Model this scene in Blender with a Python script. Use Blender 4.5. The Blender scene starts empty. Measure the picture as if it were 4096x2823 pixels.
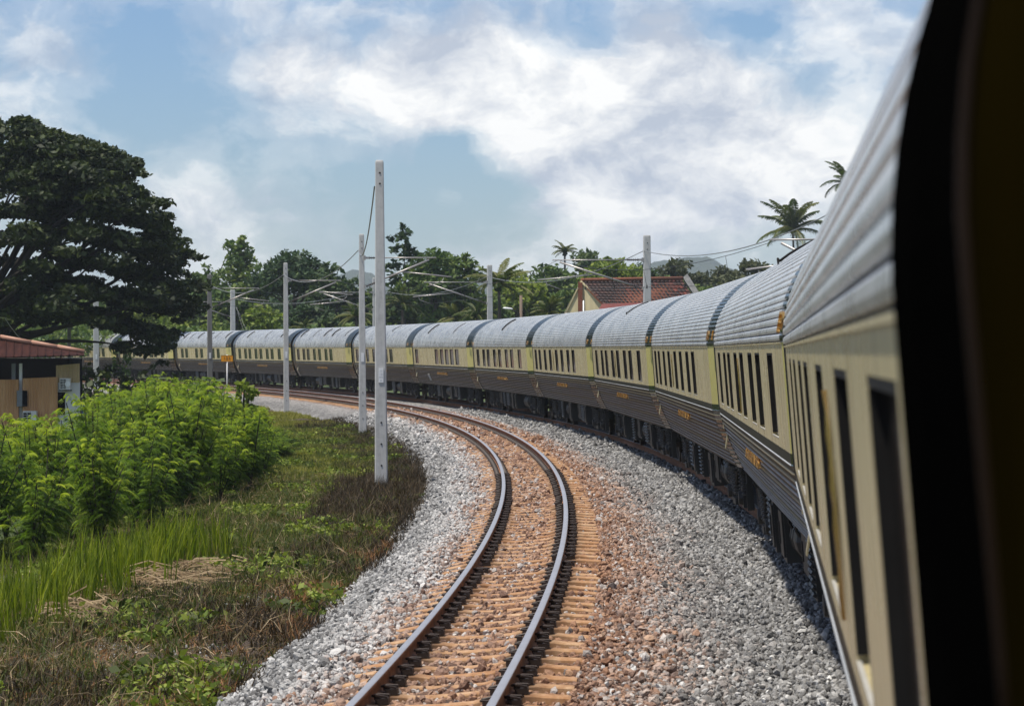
import bpy, math, random
import numpy as np
from mathutils import Matrix, Vector
R = math.radians
rng = np.random.default_rng(7)
random.seed(7)
sc = bpy.context.scene
col = sc.collection

# ------------------------------------------------------------------ camera, sky, sun, exposure
F, W0, H0 = 2700.0, 1024.0, 705.0          # focal length in pixels of a 1024 px wide picture
CZ = 2.5356                                 # lens height above the nearer rail
cd = bpy.data.cameras.new('camera'); cam = bpy.data.objects.new('camera', cd); col.objects.link(cam)
cam.location = (0, 0, CZ); cam.rotation_euler = (R(90), 0, 0)
cd.sensor_width = 36; cd.lens = 36 * F / W0; cd.clip_end = 30000; cd.clip_start = .05
cd.dof.use_dof = True; cd.dof.focus_distance = 46; cd.dof.aperture_fstop = 7.5
sc.camera = cam
sc.view_settings.view_transform = 'Standard'; sc.view_settings.look = 'None'
sc.view_settings.gamma = 1; sc.view_settings.exposure = 0.20; sc.view_settings.use_curve_mapping = False
SUN_EL, SUN_AZ = 70.0, -118.0                # azimuth from the view direction, positive to the right
world = bpy.data.worlds.new('World'); sc.world = world; world.use_nodes = True


class NT:
    """small node-tree helper"""
    def __init__(s, tree):
        s.t = tree
    def n(s, typ, **kw):
        nd = s.t.nodes.new(typ)
        ins = kw.pop('i', {})
        for k, v in kw.items(): setattr(nd, k, v)
        for k, v in ins.items():
            sock = nd.inputs[k]
            if isinstance(v, bpy.types.NodeSocket): s.t.links.new(v, sock)
            else: sock.default_value = v
        return nd
    def math(s, op, a, b=None, c=None, clamp=False):
        i = {0: a}
        if b is not None: i[1] = b
        if c is not None: i[2] = c
        return s.n('ShaderNodeMath', operation=op, use_clamp=clamp, i=i).outputs[0]
    def vm(s, op, a, b=None, out=0):
        i = {0: a}
        if b is not None: i[1] = b
        return s.n('ShaderNodeVectorMath', operation=op, i=i).outputs[out]
    def ramp(s, fac, stops, interp='LINEAR'):
        r = s.n('ShaderNodeValToRGB', i={0: fac}); cr = r.color_ramp; cr.interpolation = interp
        while len(cr.elements) < len(stops): cr.elements.new(.5)
        for e, (p, c) in zip(cr.elements, stops):
            e.position = p; e.color = c if len(c) == 4 else (*c, 1)
        return r.outputs[0]
    def mix(s, fac, a, b, blend='MIX'):
        m = s.n('ShaderNodeMix', data_type='RGBA', blend_type=blend)
        for k, v in ((0, fac), (6, a), (7, b)):
            if isinstance(v, bpy.types.NodeSocket): s.t.links.new(v, m.inputs[k])
            else: m.inputs[k].default_value = v if k == 0 else ((*v, 1) if len(v) == 3 else v)
        return m.outputs[2]
    def noise(s, vec, scale, detail=4, rough=.55, out=0):
        i = {'Scale': scale, 'Detail': detail, 'Roughness': rough}
        if vec is not None: i['Vector'] = vec
        return s.n('ShaderNodeTexNoise', i=i).outputs[out]


w = NT(world.node_tree); world.node_tree.nodes.clear()
tc = w.n('ShaderNodeTexCoord').outputs['Generated']
sky = w.n('ShaderNodeTexSky', sky_type='NISHITA')
sky.sun_disc = False; sky.sun_elevation = R(SUN_EL); sky.sun_rotation = R(SUN_AZ); sky.ozone_density = 3.0; sky.air_density = 1.3; sky.dust_density = .2
BG = .12
def px_dir(u, v):
    d = Vector((u - W0 / 2, F, H0 / 2 - v)); d.normalize(); return d
st = w.vm('MULTIPLY', tc, (1, 1, 1.55))
warp = w.n('ShaderNodeTexNoise', i={'Vector': st, 'Scale': 22, 'Detail': 5, 'Roughness': .55}).outputs['Color']
stw = w.vm('ADD', st, w.vm('MULTIPLY', w.vm('SUBTRACT', warp, (.5, .5, .5)), (.035, .035, .035)))
big = w.noise(stw, 9.0, 9, .60)
fine = w.noise(stw, 34.0, 8, .62)
dens = w.math('ADD', w.math('MULTIPLY', w.math('SUBTRACT', big, .5), 2.6), w.math('MULTIPLY', w.math('SUBTRACT', fine, .5), 1.0))
# heaps of cumulus standing ahead and clear blue between them (directions in the sky, radius in radians, weight)
for (u, v, r, a) in ((455, 75, .038, .85), (390, 110, .035, .5), (560, 130, .050, .85), (650, 90, .036, .75), (720, 130, .040, .8), (800, 165, .04, .75),
                     (640, 190, .05, .6), (860, 70, .03, .25), (300, 66, .025, .3), (30, 40, .03, .25),
                     (462, 150, .020, -1.0), (505, 180, .018, -.8), (160, 60, .045, -.55), (250, 150, .045, -.35), (80, 90, .05, -.3), (745, 30, .028, -.7), (820, 75, .022, -.5), (600, 25, .02, -.5), (430, 15, .0, 0),
                     (190, 195, .02, .6), (60, 180, .03, .2), (420, 190, .05, -.25), (600, 235, .05, .45), (240, 225, .05, .5), (760, 215, .05, .5), (520, 90, .045, .45)):
    if a == 0: continue
    d = px_dir(u, v); c = (d.x, d.y, d.z * 1.55)
    ds = w.vm('DISTANCE', stw, c, out=1)
    g = w.math('SUBTRACT', 1.0, w.math('DIVIDE', ds, r), clamp=True)
    g = w.math('SMOOTHSTEP' if False else 'MULTIPLY', g, g) if False else w.math('POWER', g, .8)
    dens = w.math('ADD', dens, w.math('MULTIPLY', g, a))
cov = w.ramp(w.math('ADD', dens, .30), [(0, (0, 0, 0)), (.28, (.22, .22, .22)), (.55, (.62, .62, .62)), (.95, (1, 1, 1))], 'EASE')
shade = w.noise(w.vm('ADD', stw, (0, 0, .02)), 26.0, 6, .6)
cloud_c = w.mix(w.ramp(shade, [(.36, (0, 0, 0)), (.60, (1, 1, 1))]), (.46 / BG, .515 / BG, .61 / BG), (.95 / BG, .95 / BG, .935 / BG))
bg = w.n('ShaderNodeBackground', i={'Strength': BG, 'Color': w.mix(cov, w.mix(1.0, sky.outputs[0], (.46, .58, .80), 'MULTIPLY'), cloud_c)})
w.n('ShaderNodeOutputWorld', i={'Surface': bg.outputs[0]})
sd = bpy.data.lights.new('sun', 'SUN'); sun = bpy.data.objects.new('sun', sd); col.objects.link(sun)
sd.energy = 4.9; sd.angle = R(2.0); sd.color = (1, .94, .84)
sdir = Vector((math.sin(R(SUN_AZ)) * math.cos(R(SUN_EL)), math.cos(R(SUN_AZ)) * math.cos(R(SUN_EL)), math.sin(R(SUN_EL))))
sun.rotation_euler = sdir.to_track_quat('Z', 'Y').to_euler(); sun.location = (60, 30, 90)

# ------------------------------------------------------------------ track geometry (curving left), shared by rails, ballast, train, poles
DS = .5; S0 = -60.0; S1 = 330.0
_s = np.arange(S0, S1 + DS, DS)
_k = np.interp(_s, [0, 65, 130, 195, 260], [-.00202, -.00232, -.00237, -.00188, -.00188])
i0 = int(round(-S0 / DS))
_th = np.concatenate([[0], np.cumsum((_k[1:] + _k[:-1]) / 2 * DS)]); _th += .08054 - _th[i0]
_x = np.concatenate([[0], np.cumsum((np.sin(_th[1:]) + np.sin(_th[:-1])) / 2 * DS)]); _x += -1.18057 - _x[i0]
_y = np.concatenate([[0], np.cumsum((np.cos(_th[1:]) + np.cos(_th[:-1])) / 2 * DS)]); _y += 12.0 - _y[i0]
def gz(s): return .0019 * np.clip(np.asarray(s, float) - 20, 0, 240)
def tp(s, d, z=0.0):
    """point at chainage s, d metres right of the nearer track's centre line, z above its left rail"""
    s = np.asarray(s, float)
    t = np.interp(s, _s, _th)
    return np.stack(np.broadcast_arrays(np.interp(s, _s, _x) + d * np.cos(t), np.interp(s, _s, _y) - d * np.sin(t), z + gz(s)), -1)
def th_at(s): return float(np.interp(s, _s, _th))
def sd_of(X, Y):
    X = np.asarray(X, float).ravel(); Y = np.asarray(Y, float).ravel()
    so = np.zeros(len(X)); do = np.zeros(len(X))
    for a in range(0, len(X), 4000):
        x, y = X[a:a+4000, None], Y[a:a+4000, None]
        j = ((x - _x[None, ::4])**2 + (y - _y[None, ::4])**2).argmin(1) * 4
        dx = x[:, 0] - _x[j]; dy = y[:, 0] - _y[j]
        along = dx * np.sin(_th[j]) + dy * np.cos(_th[j])
        so[a:a+4000] = _s[j] + along; do[a:a+4000] = dx * np.cos(_th[j]) - dy * np.sin(_th[j])
    return so, do
CANT = .082; DT = 4.20; GAUGE2 = .535
def at(u, v, y):
    """world point seen at pixel u,v at depth y"""
    return Vector(((u - W0 / 2) * y / F, y, CZ + (352.5 - v) * y / F))

# ------------------------------------------------------------------ mesh helpers
def link(o, parent=None):
    col.objects.link(o)
    if parent is not None: o.parent = parent
    return o
def tag(o, label=None, cat=None, group=None, kind=None):
    if label: o['label'] = label
    if cat: o['category'] = cat
    if group: o['group'] = group
    if kind: o['kind'] = kind
    return o
def mesh_np(name, V, Fq, mat=None, smooth=False, midx=None, attrs=None):
    """V (n,3) array; Fq (m,k) array of equal-sized polygons"""
    V = np.ascontiguousarray(V, np.float32); Fq = np.ascontiguousarray(Fq, np.int32)
    me = bpy.data.meshes.new(name); k = Fq.shape[1]; m = len(Fq)
    me.vertices.add(len(V)); me.vertices.foreach_set('co', V.ravel())
    me.loops.add(m * k); me.loops.foreach_set('vertex_index', Fq.ravel())
    me.polygons.add(m); me.polygons.foreach_set('loop_start', np.arange(0, m * k, k, dtype=np.int32))
    if smooth: me.polygons.foreach_set('use_smooth', np.ones(m, bool))
    if midx is not None: me.polygons.foreach_set('material_index', np.ascontiguousarray(midx, np.int32))
    for mt in (mat if isinstance(mat, (list, tuple)) else [mat]):
        if mt: me.materials.append(mt)
    for kk, vv in (attrs or {}).items():
        at_ = me.attributes.new(kk, 'FLOAT', 'POINT'); at_.data.foreach_set('value', np.ascontiguousarray(vv, np.float32))
    me.update(calc_edges=True); me.validate()
    return me
class MB:
    """collects polygons; build() makes one object"""
    def __init__(s): s.v = []; s.f = []; s.m = []
    def add(s, V, Fs, m=0):
        o = len(s.v); s.v.extend(tuple(map(float, p)) for p in V)
        for f in Fs: s.f.append(tuple(int(i) + o for i in f)); s.m.append(m)
    def box(s, c, d, rot=None, m=0):
        hx, hy, hz = d[0] / 2, d[1] / 2, d[2] / 2
        V = [Vector((a * hx, b * hy, e * hz)) for a in (-1, 1) for b in (-1, 1) for e in (-1, 1)]
        if rot is not None: V = [rot @ p for p in V]
        V = [p + Vector(c) for p in V]
        s.add(V, [(0, 1, 3, 2), (4, 6, 7, 5), (0, 4, 5, 1), (2, 3, 7, 6), (0, 2, 6, 4), (1, 5, 7, 3)], m)
    def grid(s, G, m=0, close_v=False, mcol=None):
        """G[i][j] rows of points -> quads"""
        n, k = len(G), len(G[0]); o = len(s.v)
        for r in G: s.v.extend(tuple(map(float, p)) for p in r)
        for i in range(n - 1):
            for j in range(k if close_v else k - 1):
                j2 = (j + 1) % k
                s.f.append((o + i * k + j, o + i * k + j2, o + (i + 1) * k + j2, o + (i + 1) * k + j)); s.m.append(mcol[j] if mcol else m)
    def tube(s, pts, r, n=6, m=0, cap=True):
        pts = [Vector(p) for p in pts]; G = []
        rr = r if isinstance(r, (list, tuple)) else [r] * len(pts)
        up = Vector((0, 0, 1)); prev = None
        for i, p in enumerate(pts):
            d = (pts[min(i + 1, len(pts) - 1)] - pts[max(i - 1, 0)]).normalized()
            if prev is None:
                a = d.cross(up if abs(d.z) < .9 else Vector((1, 0, 0))).normalized()
            else:
                a = (prev - d * prev.dot(d)).normalized()
            prev = a; b = d.cross(a)
            G.append([p + (a * math.cos(2 * math.pi * j / n) + b * math.sin(2 * math.pi * j / n)) * rr[i] for j in range(n)])
        o = len(s.v); s.grid(G, m, True)
        if cap:
            s.f.append(tuple(range(o + n - 1, o - 1, -1))); s.m.append(m)
            e = len(s.v) - n; s.f.append(tuple(range(e, e + n))); s.m.append(m)
    def lathe(s, c, prof, axis='z', n=16, m=0):
        G = []
        for (r, h) in prof:
            row = []
            for j in range(n):
                a = 2 * math.pi * j / n; p = (r * math.cos(a), r * math.sin(a), h)
                if axis == 'x': p = (p[2], p[0], p[1])
                if axis == 'y': p = (p[0], p[2], p[1])
                row.append((c[0] + p[0], c[1] + p[1], c[2] + p[2]))
            G.append(row)
        s.grid(G, m, True)
    def mesh(s, name, mats, smooth=False):
        me = bpy.data.meshes.new(name); me.from_pydata(s.v, [], s.f)
        for mt in (mats if isinstance(mats, (list, tuple)) else [mats]): me.materials.append(mt)
        me.polygons.foreach_set('material_index', s.m)
        if smooth: me.polygons.foreach_set('use_smooth', [True] * len(s.f))
        me.update(); return me
    def build(s, name, mats, parent=None, smooth=False):
        return link(bpy.data.objects.new(name, s.mesh(name, mats, smooth)), parent)
def inst(name, me, parent=None, M=None):
    o = bpy.data.objects.new(name, me)
    if M is not None: o.matrix_basis = M
    return link(o, parent)
def empty(name, M=None, loc=None):
    o = bpy.data.objects.new(name, None); o.empty_display_size = .3
    if M is not None: o.matrix_basis = M
    if loc is not None: o.location = loc
    return link(o)
_text = {}
def text_mesh(txt, size, extrude, mat, font_scale=(1, 1), spacing=1.0):
    cu = bpy.data.curves.new('t', 'FONT'); cu.body = txt; cu.size = size; cu.extrude = extrude; cu.align_x = 'CENTER'; cu.align_y = 'CENTER'
    cu.space_character = spacing; cu.resolution_u = 2
    o = bpy.data.objects.new('t', cu); col.objects.link(o)
    dg = bpy.context.evaluated_depsgraph_get(); me = bpy.data.meshes.new_from_object(o.evaluated_get(dg))
    col.objects.unlink(o); bpy.data.objects.remove(o); bpy.data.curves.remove(cu)
    me.materials.clear(); me.materials.append(mat)
    return me

# ------------------------------------------------------------------ materials
def mat(name, build):
    m = bpy.data.materials.new(name); m.use_nodes = True; t = NT(m.node_tree); m.node_tree.nodes.clear()
    out = t.n('ShaderNodeOutputMaterial'); sh = build(t)
    m.node_tree.links.new(sh, out.inputs['Surface']); return m
def pbr(t, color, rough=.6, metal=0.0, bump=None, bs=.3, bd=.02, spec=.5, coat=0.0):
    i = {'Base Color': color if isinstance(color, bpy.types.NodeSocket) else (*color, 1), 'Roughness': rough, 'Metallic': metal, 'Specular IOR Level': spec, 'Coat Weight': coat}
    if bump is not None: i['Normal'] = t.n('ShaderNodeBump', i={'Height': bump, 'Strength': bs, 'Distance': bd}).outputs[0]
    return t.n('ShaderNodeBsdfPrincipled', i=i).outputs[0]
def co(t, kind='Object'): return t.n('ShaderNodeTexCoord').outputs[kind]
def pos(t): return t.n('ShaderNodeNewGeometry').outputs['Position']
def attr(t, name, typ='GEOMETRY', out='Fac'): return t.n('ShaderNodeAttribute', attribute_name=name, attribute_type=typ).outputs[out]

def m_roof(t):
    c = co(t); st_ = t.noise(t.vm('MULTIPLY', c, (1.2, .5, 1)), 3.0, 6, .65); pan = t.noise(t.vm('MULTIPLY', c, (.2, 1.6, .2)), 1.2, 2)
    colr = t.ramp(t.math('ADD', t.math('MULTIPLY', st_, .6), t.math('MULTIPLY', pan, .4)), [(.3, (.30, .305, .295)), (.5, (.52, .525, .51)), (.7, (.66, .66, .64))])
    return pbr(t, colr, t.math('ADD', .14, t.math('MULTIPLY', st_, .3)), .45, t.noise(c, 9, 3), .12, .02)
ROOF = mat('silver_roof_paint', m_roof)
GROOVE = mat('grimy_roof_joint', lambda t: pbr(t, t.mix(t.noise(co(t), 6, 4), (.045, .042, .038), (.12, .11, .10)), .7))
def streaks(t, c, k=14):
    return t.noise(t.vm('MULTIPLY', c, (1, 1, .07)), k, 5, .6)
def m_cream(t):
    c = co(t); s1 = streaks(t, c, 9); s2 = t.noise(c, 1.3, 4)
    colr = t.mix(t.ramp(s1, [(.45, (0, 0, 0)), (.78, (1, 1, 1))]), (.60, .515, .285), (.30, .24, .13))
    colr = t.mix(t.ramp(s2, [(.35, (0, 0, 0)), (.75, (.45, .45, .45))]), colr, (.46, .40, .24))
    return pbr(t, colr, t.math('ADD', .16, t.math('MULTIPLY', s2, .22)), 0, t.noise(c, 2.2, 2), .05, .03)
CREAM = mat('cream_coach_paint', m_cream)
def m_cream2(t):
    c = co(t); s1 = streaks(t, c, 6)
    return pbr(t, t.mix(s1, (.62, .54, .20), (.52, .47, .19)), .2)
CREAM_CLEAN = mat('clean_cream_paint', m_cream2)
STRIPE = mat('cream_lining', lambda t: pbr(t, t.mix(t.noise(co(t), 3, 4), (.42, .36, .20), (.20, .17, .10)), .35))
def m_low(t):
    c = co(t); s1 = streaks(t, c, 11); s2 = t.noise(t.vm('MULTIPLY', c, (1, .3, 1)), 5, 6, .7)
    colr = t.mix(t.ramp(s2, [(.35, (0, 0, 0)), (.7, (1, 1, 1))]), (.007, .009, .0075), (.019, .020, .017))
    colr = t.mix(t.math('MULTIPLY', s1, .5), colr, (.026, .025, .021))
    return pbr(t, colr, .42, 0, s2, .1, .01, .10)
LOWER = mat('weathered_dark_green_paint', m_low)
BEAD = mat('bead_highlight', lambda t: pbr(t, t.mix(t.noise(t.vm('MULTIPLY', co(t), (1, .6, 1)), 4, 5), (.20, .205, .20), (.50, .50, .49)), .35, 0, spec=.3))  # pale tone paints in the sky highlight along each raised bead
GREEN = mat('dark_green_gloss_paint', lambda t: pbr(t, t.mix(t.noise(co(t), 3, 3), (.010, .016, .012), (.022, .028, .022)), .16, 0, t.noise(co(t), 2.5, 2), .05, .03, .3))
BLACK = mat('black_gloss_paint', lambda t: pbr(t, t.mix(t.noise(co(t), 4, 3), (.006, .007, .006), (.014, .014, .013)), .28))
PITCHB = mat('matt_black_end', lambda t: pbr(t, t.mix(t.noise(co(t), 4, 3), (.0008, .0008, .0008), (.002, .002, .0018)), .95, spec=0.0))
OLIVE = mat('olive_reflection', lambda t: pbr(t, t.mix(t.noise(co(t), 2, 3), (.0045, .0035, .0006), (.011, .0075, .0012)), .95, spec=0.0))  # dim olive-gold reflections put into the colour
RUBBER = mat('black_rubber', lambda t: pbr(t, t.mix(t.noise(co(t), 8, 3), (.008, .008, .008), (.02, .019, .018)), .75, spec=.15))
GLASS = mat('tinted_glass', lambda t: pbr(t, t.ramp(t.noise(t.vm('MULTIPLY', co(t), (1, 2.2, .8)), 1.6, 4, .6), [(.42, (.004, .004, .004)), (.58, (.018, .015, .012)), (.72, (.075, .062, .05))]), .06, 0, t.noise(co(t), 1.6, 2), .05, .05, .22))
WFRAME = mat('pale_window_edge', lambda t: pbr(t, t.mix(t.noise(co(t), 7, 3), (.62, .60, .54), (.42, .40, .34)), .35, .2))
GOLD = mat('gold_leaf_metal', lambda t: pbr(t, t.mix(t.noise(co(t), 14, 3), (.85, .52, .18), (.45, .24, .07)), .25, .9))
BRASS = mat('dull_brass', lambda t: pbr(t, t.mix(t.noise(co(t), 9, 3), (.012, .0055, .0015), (.006, .003, .001)), .6, 0, spec=.1))
UNDER = mat('black_underframe', lambda t: pbr(t, t.mix(t.noise(co(t), 6, 5), (.006, .0055, .005), (.025, .022, .018)), .55))
UNDER2 = mat('dusty_grey_box', lambda t: pbr(t, t.mix(t.noise(co(t), 5, 5), (.007, .0065, .006), (.026, .024, .021)), .5))
WHEEL = mat('wheel_steel', lambda t: pbr(t, t.mix(t.noise(co(t), 12, 3), (.03, .022, .016), (.09, .07, .055)), .5, .6))
def m_rail_side(t):
    c = pos(t); n = t.noise(c, 6, 6, .7)
    return pbr(t, t.ramp(n, [(.3, (.10, .042, .018)), (.55, (.25, .105, .042)), (.75, (.34, .15, .06))]), .8, 0, n, .3, .004)
RAILSIDE = mat('rusty_rail_web', m_rail_side)
RAILHEAD = mat('polished_rail_head', lambda t: pbr(t, t.mix(t.noise(pos(t), 3, 4), (.42, .42, .44), (.30, .285, .285)), .40, .5))
def m_sleeper(t):
    c = pos(t); n = t.noise(c, 9, 6, .7); n2 = t.noise(c, 1.1, 3)
    a = t.ramp(n, [(.3, (.22, .10, .038)), (.5, (.38, .22, .11)), (.72, (.54, .38, .24))])
    stain = t.math('MULTIPLY', attr(t, 'stain'), t.math('ADD', .62, t.math('MULTIPLY', n, .6)), clamp=True)
    a = t.mix(t.ramp(n2, [(.4, (0, 0, 0)), (.7, (.6, .6, .6))]), a, (.30, .125, .04))
    a = t.mix(stain, a, (.045, .022, .012))
    return pbr(t, a, .85, 0, n, .4, .006)
SLEEPER = mat('rust_dusted_concrete', m_sleeper)
CLIP = mat('rail_clip_iron', lambda t: pbr(t, t.mix(t.noise(co(t), 20, 3), (.008, .006, .005), (.045, .022, .011)), .6))
def m_concrete(t):
    c = co(t); n = t.noise(c, 7, 6, .7); b = t.noise(t.vm('MULTIPLY', c, (3, 3, .25)), 2.2, 5, .6); f = t.noise(c, 60, 2)
    colr = t.ramp(t.math('ADD', t.math('MULTIPLY', n, .4), t.math('MULTIPLY', b, .6)), [(.32, (.34, .335, .32)), (.5, (.50, .495, .475)), (.7, (.60, .59, .57))])
    colr = t.mix(t.math('MULTIPLY', f, .25), colr, (.30, .29, .27))
    return pbr(t, colr, .85, 0, f, .2, .004)
CONCRETE = mat('pole_concrete', m_concrete)
def m_concrete_old(t):
    c = co(t); n = t.noise(c, 7, 6, .7); b = t.noise(t.vm('MULTIPLY', c, (3, 3, .25)), 2.2, 5, .6)
    return pbr(t, t.ramp(b, [(.3, (.13, .13, .125)), (.6, (.23, .225, .215))]), .85, 0, n, .2, .004)
CONCRETE_OLD = mat('aged_pole_concrete', m_concrete_old)
GALV = mat('galvanised_tube', lambda t: pbr(t, t.mix(t.noise(co(t), 5, 4), (.46, .44, .42), (.30, .27, .25)), .42, .5))
WIRE = mat('copper_wire', lambda t: pbr(t, (.035, .032, .030), .5, .5))
WIRE2 = mat('aluminium_cable', lambda t: pbr(t, (.30, .30, .29), .45, .5))
INSUL = mat('dark_insulator', lambda t: pbr(t, (.045, .035, .03), .3))
PLATE = mat('white_enamel', lambda t: pbr(t, t.mix(t.noise(co(t), 5, 3), (.80, .80, .80), (.68, .68, .67)), .35))
INK = mat('faded_print', lambda t: pbr(t, (.50, .51, .52), .5))
INKB = mat('black_print', lambda t: pbr(t, (.015, .014, .013), .5))
HOLE = mat('hole_dark', lambda t: pbr(t, (.02, .02, .02), .9))
ORANGE = mat('orange_sign', lambda t: pbr(t, t.mix(t.noise(co(t), 4, 3), (.95, .40, .015), (.88, .34, .015)), .4))

# ------------------------------------------------------------------ terrain
def gnd(X, Y):
    """ground height left and right of the line"""
    s, d = sd_of(X, Y)
    z = np.interp(d, [-60, -14, -7, -3.4, -2.3, 7.0, 8.5, 30], [-1.3, -1.25, -1.0, -.80, -.74, -.70, -.75, -.6])
    return (z + gz(np.clip(s, -60, 260))).reshape(np.shape(X)), s, d
xs = np.unique(np.concatenate([np.array([-9000, -4000, -1500, -600, -300, -180, -120, -90]), np.arange(-70, -16, 2.0), np.arange(-16, 16, .5), np.arange(16, 60, 4.0), np.array([70, 100, 160, 300, 700, 1500, 4000, 9000])]))
ys = np.unique(np.concatenate([np.array([-3000, -600, -150, -60, -30]), np.arange(-20, 12, 4.0), np.arange(12, 110, .75), np.arange(110, 260, 4.0), np.array([270, 300, 360, 450, 600, 900, 1500, 3000, 6000, 12000])]))
GX, GY = np.meshgrid(xs, ys)
Zg, Sg, Dg = gnd(GX, GY)
hmp = np.sin(GX * 1.7 + np.sin(GY * .9)) * .035 + np.sin(GY * 1.3 + GX * .6) * .03 + rng.normal(0, .012, GX.shape)
onl = np.interp(Dg.reshape(GX.shape), [-6, -3, -2.2], [1, 1, 0]) + np.interp(Dg.reshape(GX.shape), [7.5, 9], [0, 1])
Zg = Zg + hmp * np.clip(onl, 0, 1) * (np.abs(GX) < 60)
Zg = np.where((Dg.reshape(GX.shape) > -2.4) & (Dg.reshape(GX.shape) < 7.0), Zg - .25, Zg)
V = np.stack([GX, GY, Zg], -1).reshape(-1, 3)
nx, ny = len(xs), len(ys)
q = np.arange(nx * ny).reshape(ny, nx)
Fq = np.stack([q[:-1, :-1], q[:-1, 1:], q[1:, 1:], q[1:, :-1]], -1).reshape(-1, 4)
def m_ground(t):
    c = pos(t); d = attr(t, 'off'); s_ = attr(t, 'chain')
    n1 = t.noise(c, .55, 6, .65); n2 = t.noise(c, 4.0, 6, .7); n3 = t.noise(c, 22, 4, .7)
    soil = t.ramp(n2, [(.3, (.022, .014, .009)), (.52, (.055, .036, .022)), (.75, (.12, .085, .055))])
    grav = t.ramp(n3, [(.4, (.05, .042, .036)), (.66, (.24, .22, .20))])
    soil = t.mix(t.ramp(t.math('ADD', n3, t.math('MULTIPLY', n1, .5)), [(.86, (0, 0, 0)), (.98, (1, 1, 1))]), soil, grav)
    grass = t.ramp(n2, [(.3, (.022, .034, .008)), (.5, (.050, .075, .014)), (.75, (.11, .125, .03))])
    dn = t.math('ADD', d, t.math('MULTIPLY', t.math('SUBTRACT', n1, .5), 2.6))
    far = t.math('SUBTRACT', 1, t.n('ShaderNodeMapRange', i={0: dn, 1: -5.4, 2: -3.6}).outputs[0])
    near = t.n('ShaderNodeMapRange', i={0: s_, 1: 18.0, 2: 36.0}).outputs[0]
    right = t.n('ShaderNodeMapRange', i={0: d, 1: 8.0, 2: 9.0}).outputs[0]
    g = t.math('ADD', t.math('MULTIPLY', far, t.math('ADD', .25, t.math('MULTIPLY', near, .75))), right, clamp=True)
    return pbr(t, t.mix(g, soil, grass), .95, 0, t.math('ADD', n2, t.math('MULTIPLY', n3, .5)), .7, .06)
GROUND = mat('verge_soil_and_grass', m_ground)
o = link(bpy.data.objects.new('ground', mesh_np('ground', V, Fq, GROUND, True, attrs={'off': Dg.ravel(), 'chain': Sg.ravel()})))
tag(o, kind='structure')

# hills far behind
def ridge(name, y0, pts, depth, seed):
    r = np.random.default_rng(seed)
    us = np.linspace(pts[0][0], pts[-1][0], 160); vt = np.interp(us, [p[0] for p in pts], [p[1] for p in pts])
    wob = sum(np.sin(us * f + r.uniform(0, 6)) * a for f, a in ((.09, .9), (.23, .5), (.6, .35)))
    top = (352.5 - vt + wob) * y0 / F; X = (us - W0 / 2) * y0 / F
    rows = []
    for k, (f, dy) in enumerate(((0, -1.0), (.45, -.62), (.8, -.25), (1, 0), (.8, .3), (0, 1))):
        jit = np.interp(np.arange(160), np.arange(0, 160, 4), r.normal(0, 1, 40)) * 12 * (f > 0) * (f < 1)
        rows.append(np.stack([X, np.full(160, y0 + dy * depth) + jit, np.maximum(top, 5) * f - 3 + jit * .3 * (f > 0)], -1))
    V = np.concatenate(rows); q = np.arange(6 * 160).reshape(6, 160)
    Fq = np.stack([q[:-1, :-1], q[:-1, 1:], q[1:, 1:], q[1:, :-1]], -1).reshape(-1, 4)
    HM = mat('wooded_hill', lambda t: pbr(t, t.ramp(t.noise(pos(t), .02, 8, .7), [(.3, (.018, .032, .014)), (.7, (.055, .075, .03))]), 1.0, 0, t.noise(pos(t), .03, 6, .7), 1.0, 20))
    tag(link(bpy.data.objects.new(name, mesh_np(name, V, Fq, HM, True))), kind='structure')
ridge('hills', 3000, [(150, 330), (250, 300), (330, 272), (352, 265), (372, 268), (392, 282), (430, 275), (480, 268), (530, 276), (600, 275), (640, 262), (665, 254), (690, 251.5), (708, 252.5), (728, 262), (745, 267), (770, 264), (820, 285), (900, 320)], 500, 3)

# ballast bed of both tracks: one ribbon following the curve
PROF = [(-2.75, -1.0), (-2.45, -.74), (-2.1, -.60), (-1.7, -.40), (-1.35, -.282), (-1.1, -.276), (-.7, -.225), (-.3, -.198), (0, -.176), (.3, -.150), (.7, -.130), (1.1, -.115), (1.4, -.125), (1.8, -.22), (2.3, -.31), (2.8, -.26), (3.2, -.185), (3.66, -.165), (4.2, -.16), (4.75, -.10), (5.3, -.09), (5.7, -.15), (6.6, -.62), (7.2, -1.0)]
pd = np.array([p[0] for p in PROF]); pz = np.array([p[1] for p in PROF])
def ballast_z(d): return np.interp(d, pd, pz)
dd = np.unique(np.concatenate([pd, np.arange(-2.6, 3.6, .2)]))
ss = np.concatenate([np.arange(-40, 0, 2.0), np.arange(0, 90, .5), np.arange(90, 320, 1.0)])
SS, DD = np.meshgrid(ss, dd, indexing='ij')
P = tp(SS.ravel(), DD.ravel(), 0); P[:, 2] += ballast_z(DD.ravel()) + rng.normal(0, .012, len(P))
q = np.arange(SS.size).reshape(SS.shape)
Fq = np.stack([q[:-1, :-1], q[:-1, 1:], q[1:, 1:], q[1:, :-1]], -1).reshape(-1, 4)
def stone_col(t, d, rnd):
    """grey-white granite, orange with brake dust around the nearer track, darker in the low strips"""
    grey = t.ramp(rnd, [(0, (.07, .068, .064)), (.2, (.22, .215, .205)), (.5, (.47, .46, .44)), (.8, (.66, .645, .615)), (1, (.76, .745, .71))])
    rust = t.ramp(rnd, [(0, (.055, .018, .006)), (.4, (.19, .068, .020)), (.75, (.34, .145, .050)), (1, (.52, .31, .165))])
    return grey, rust
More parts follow.
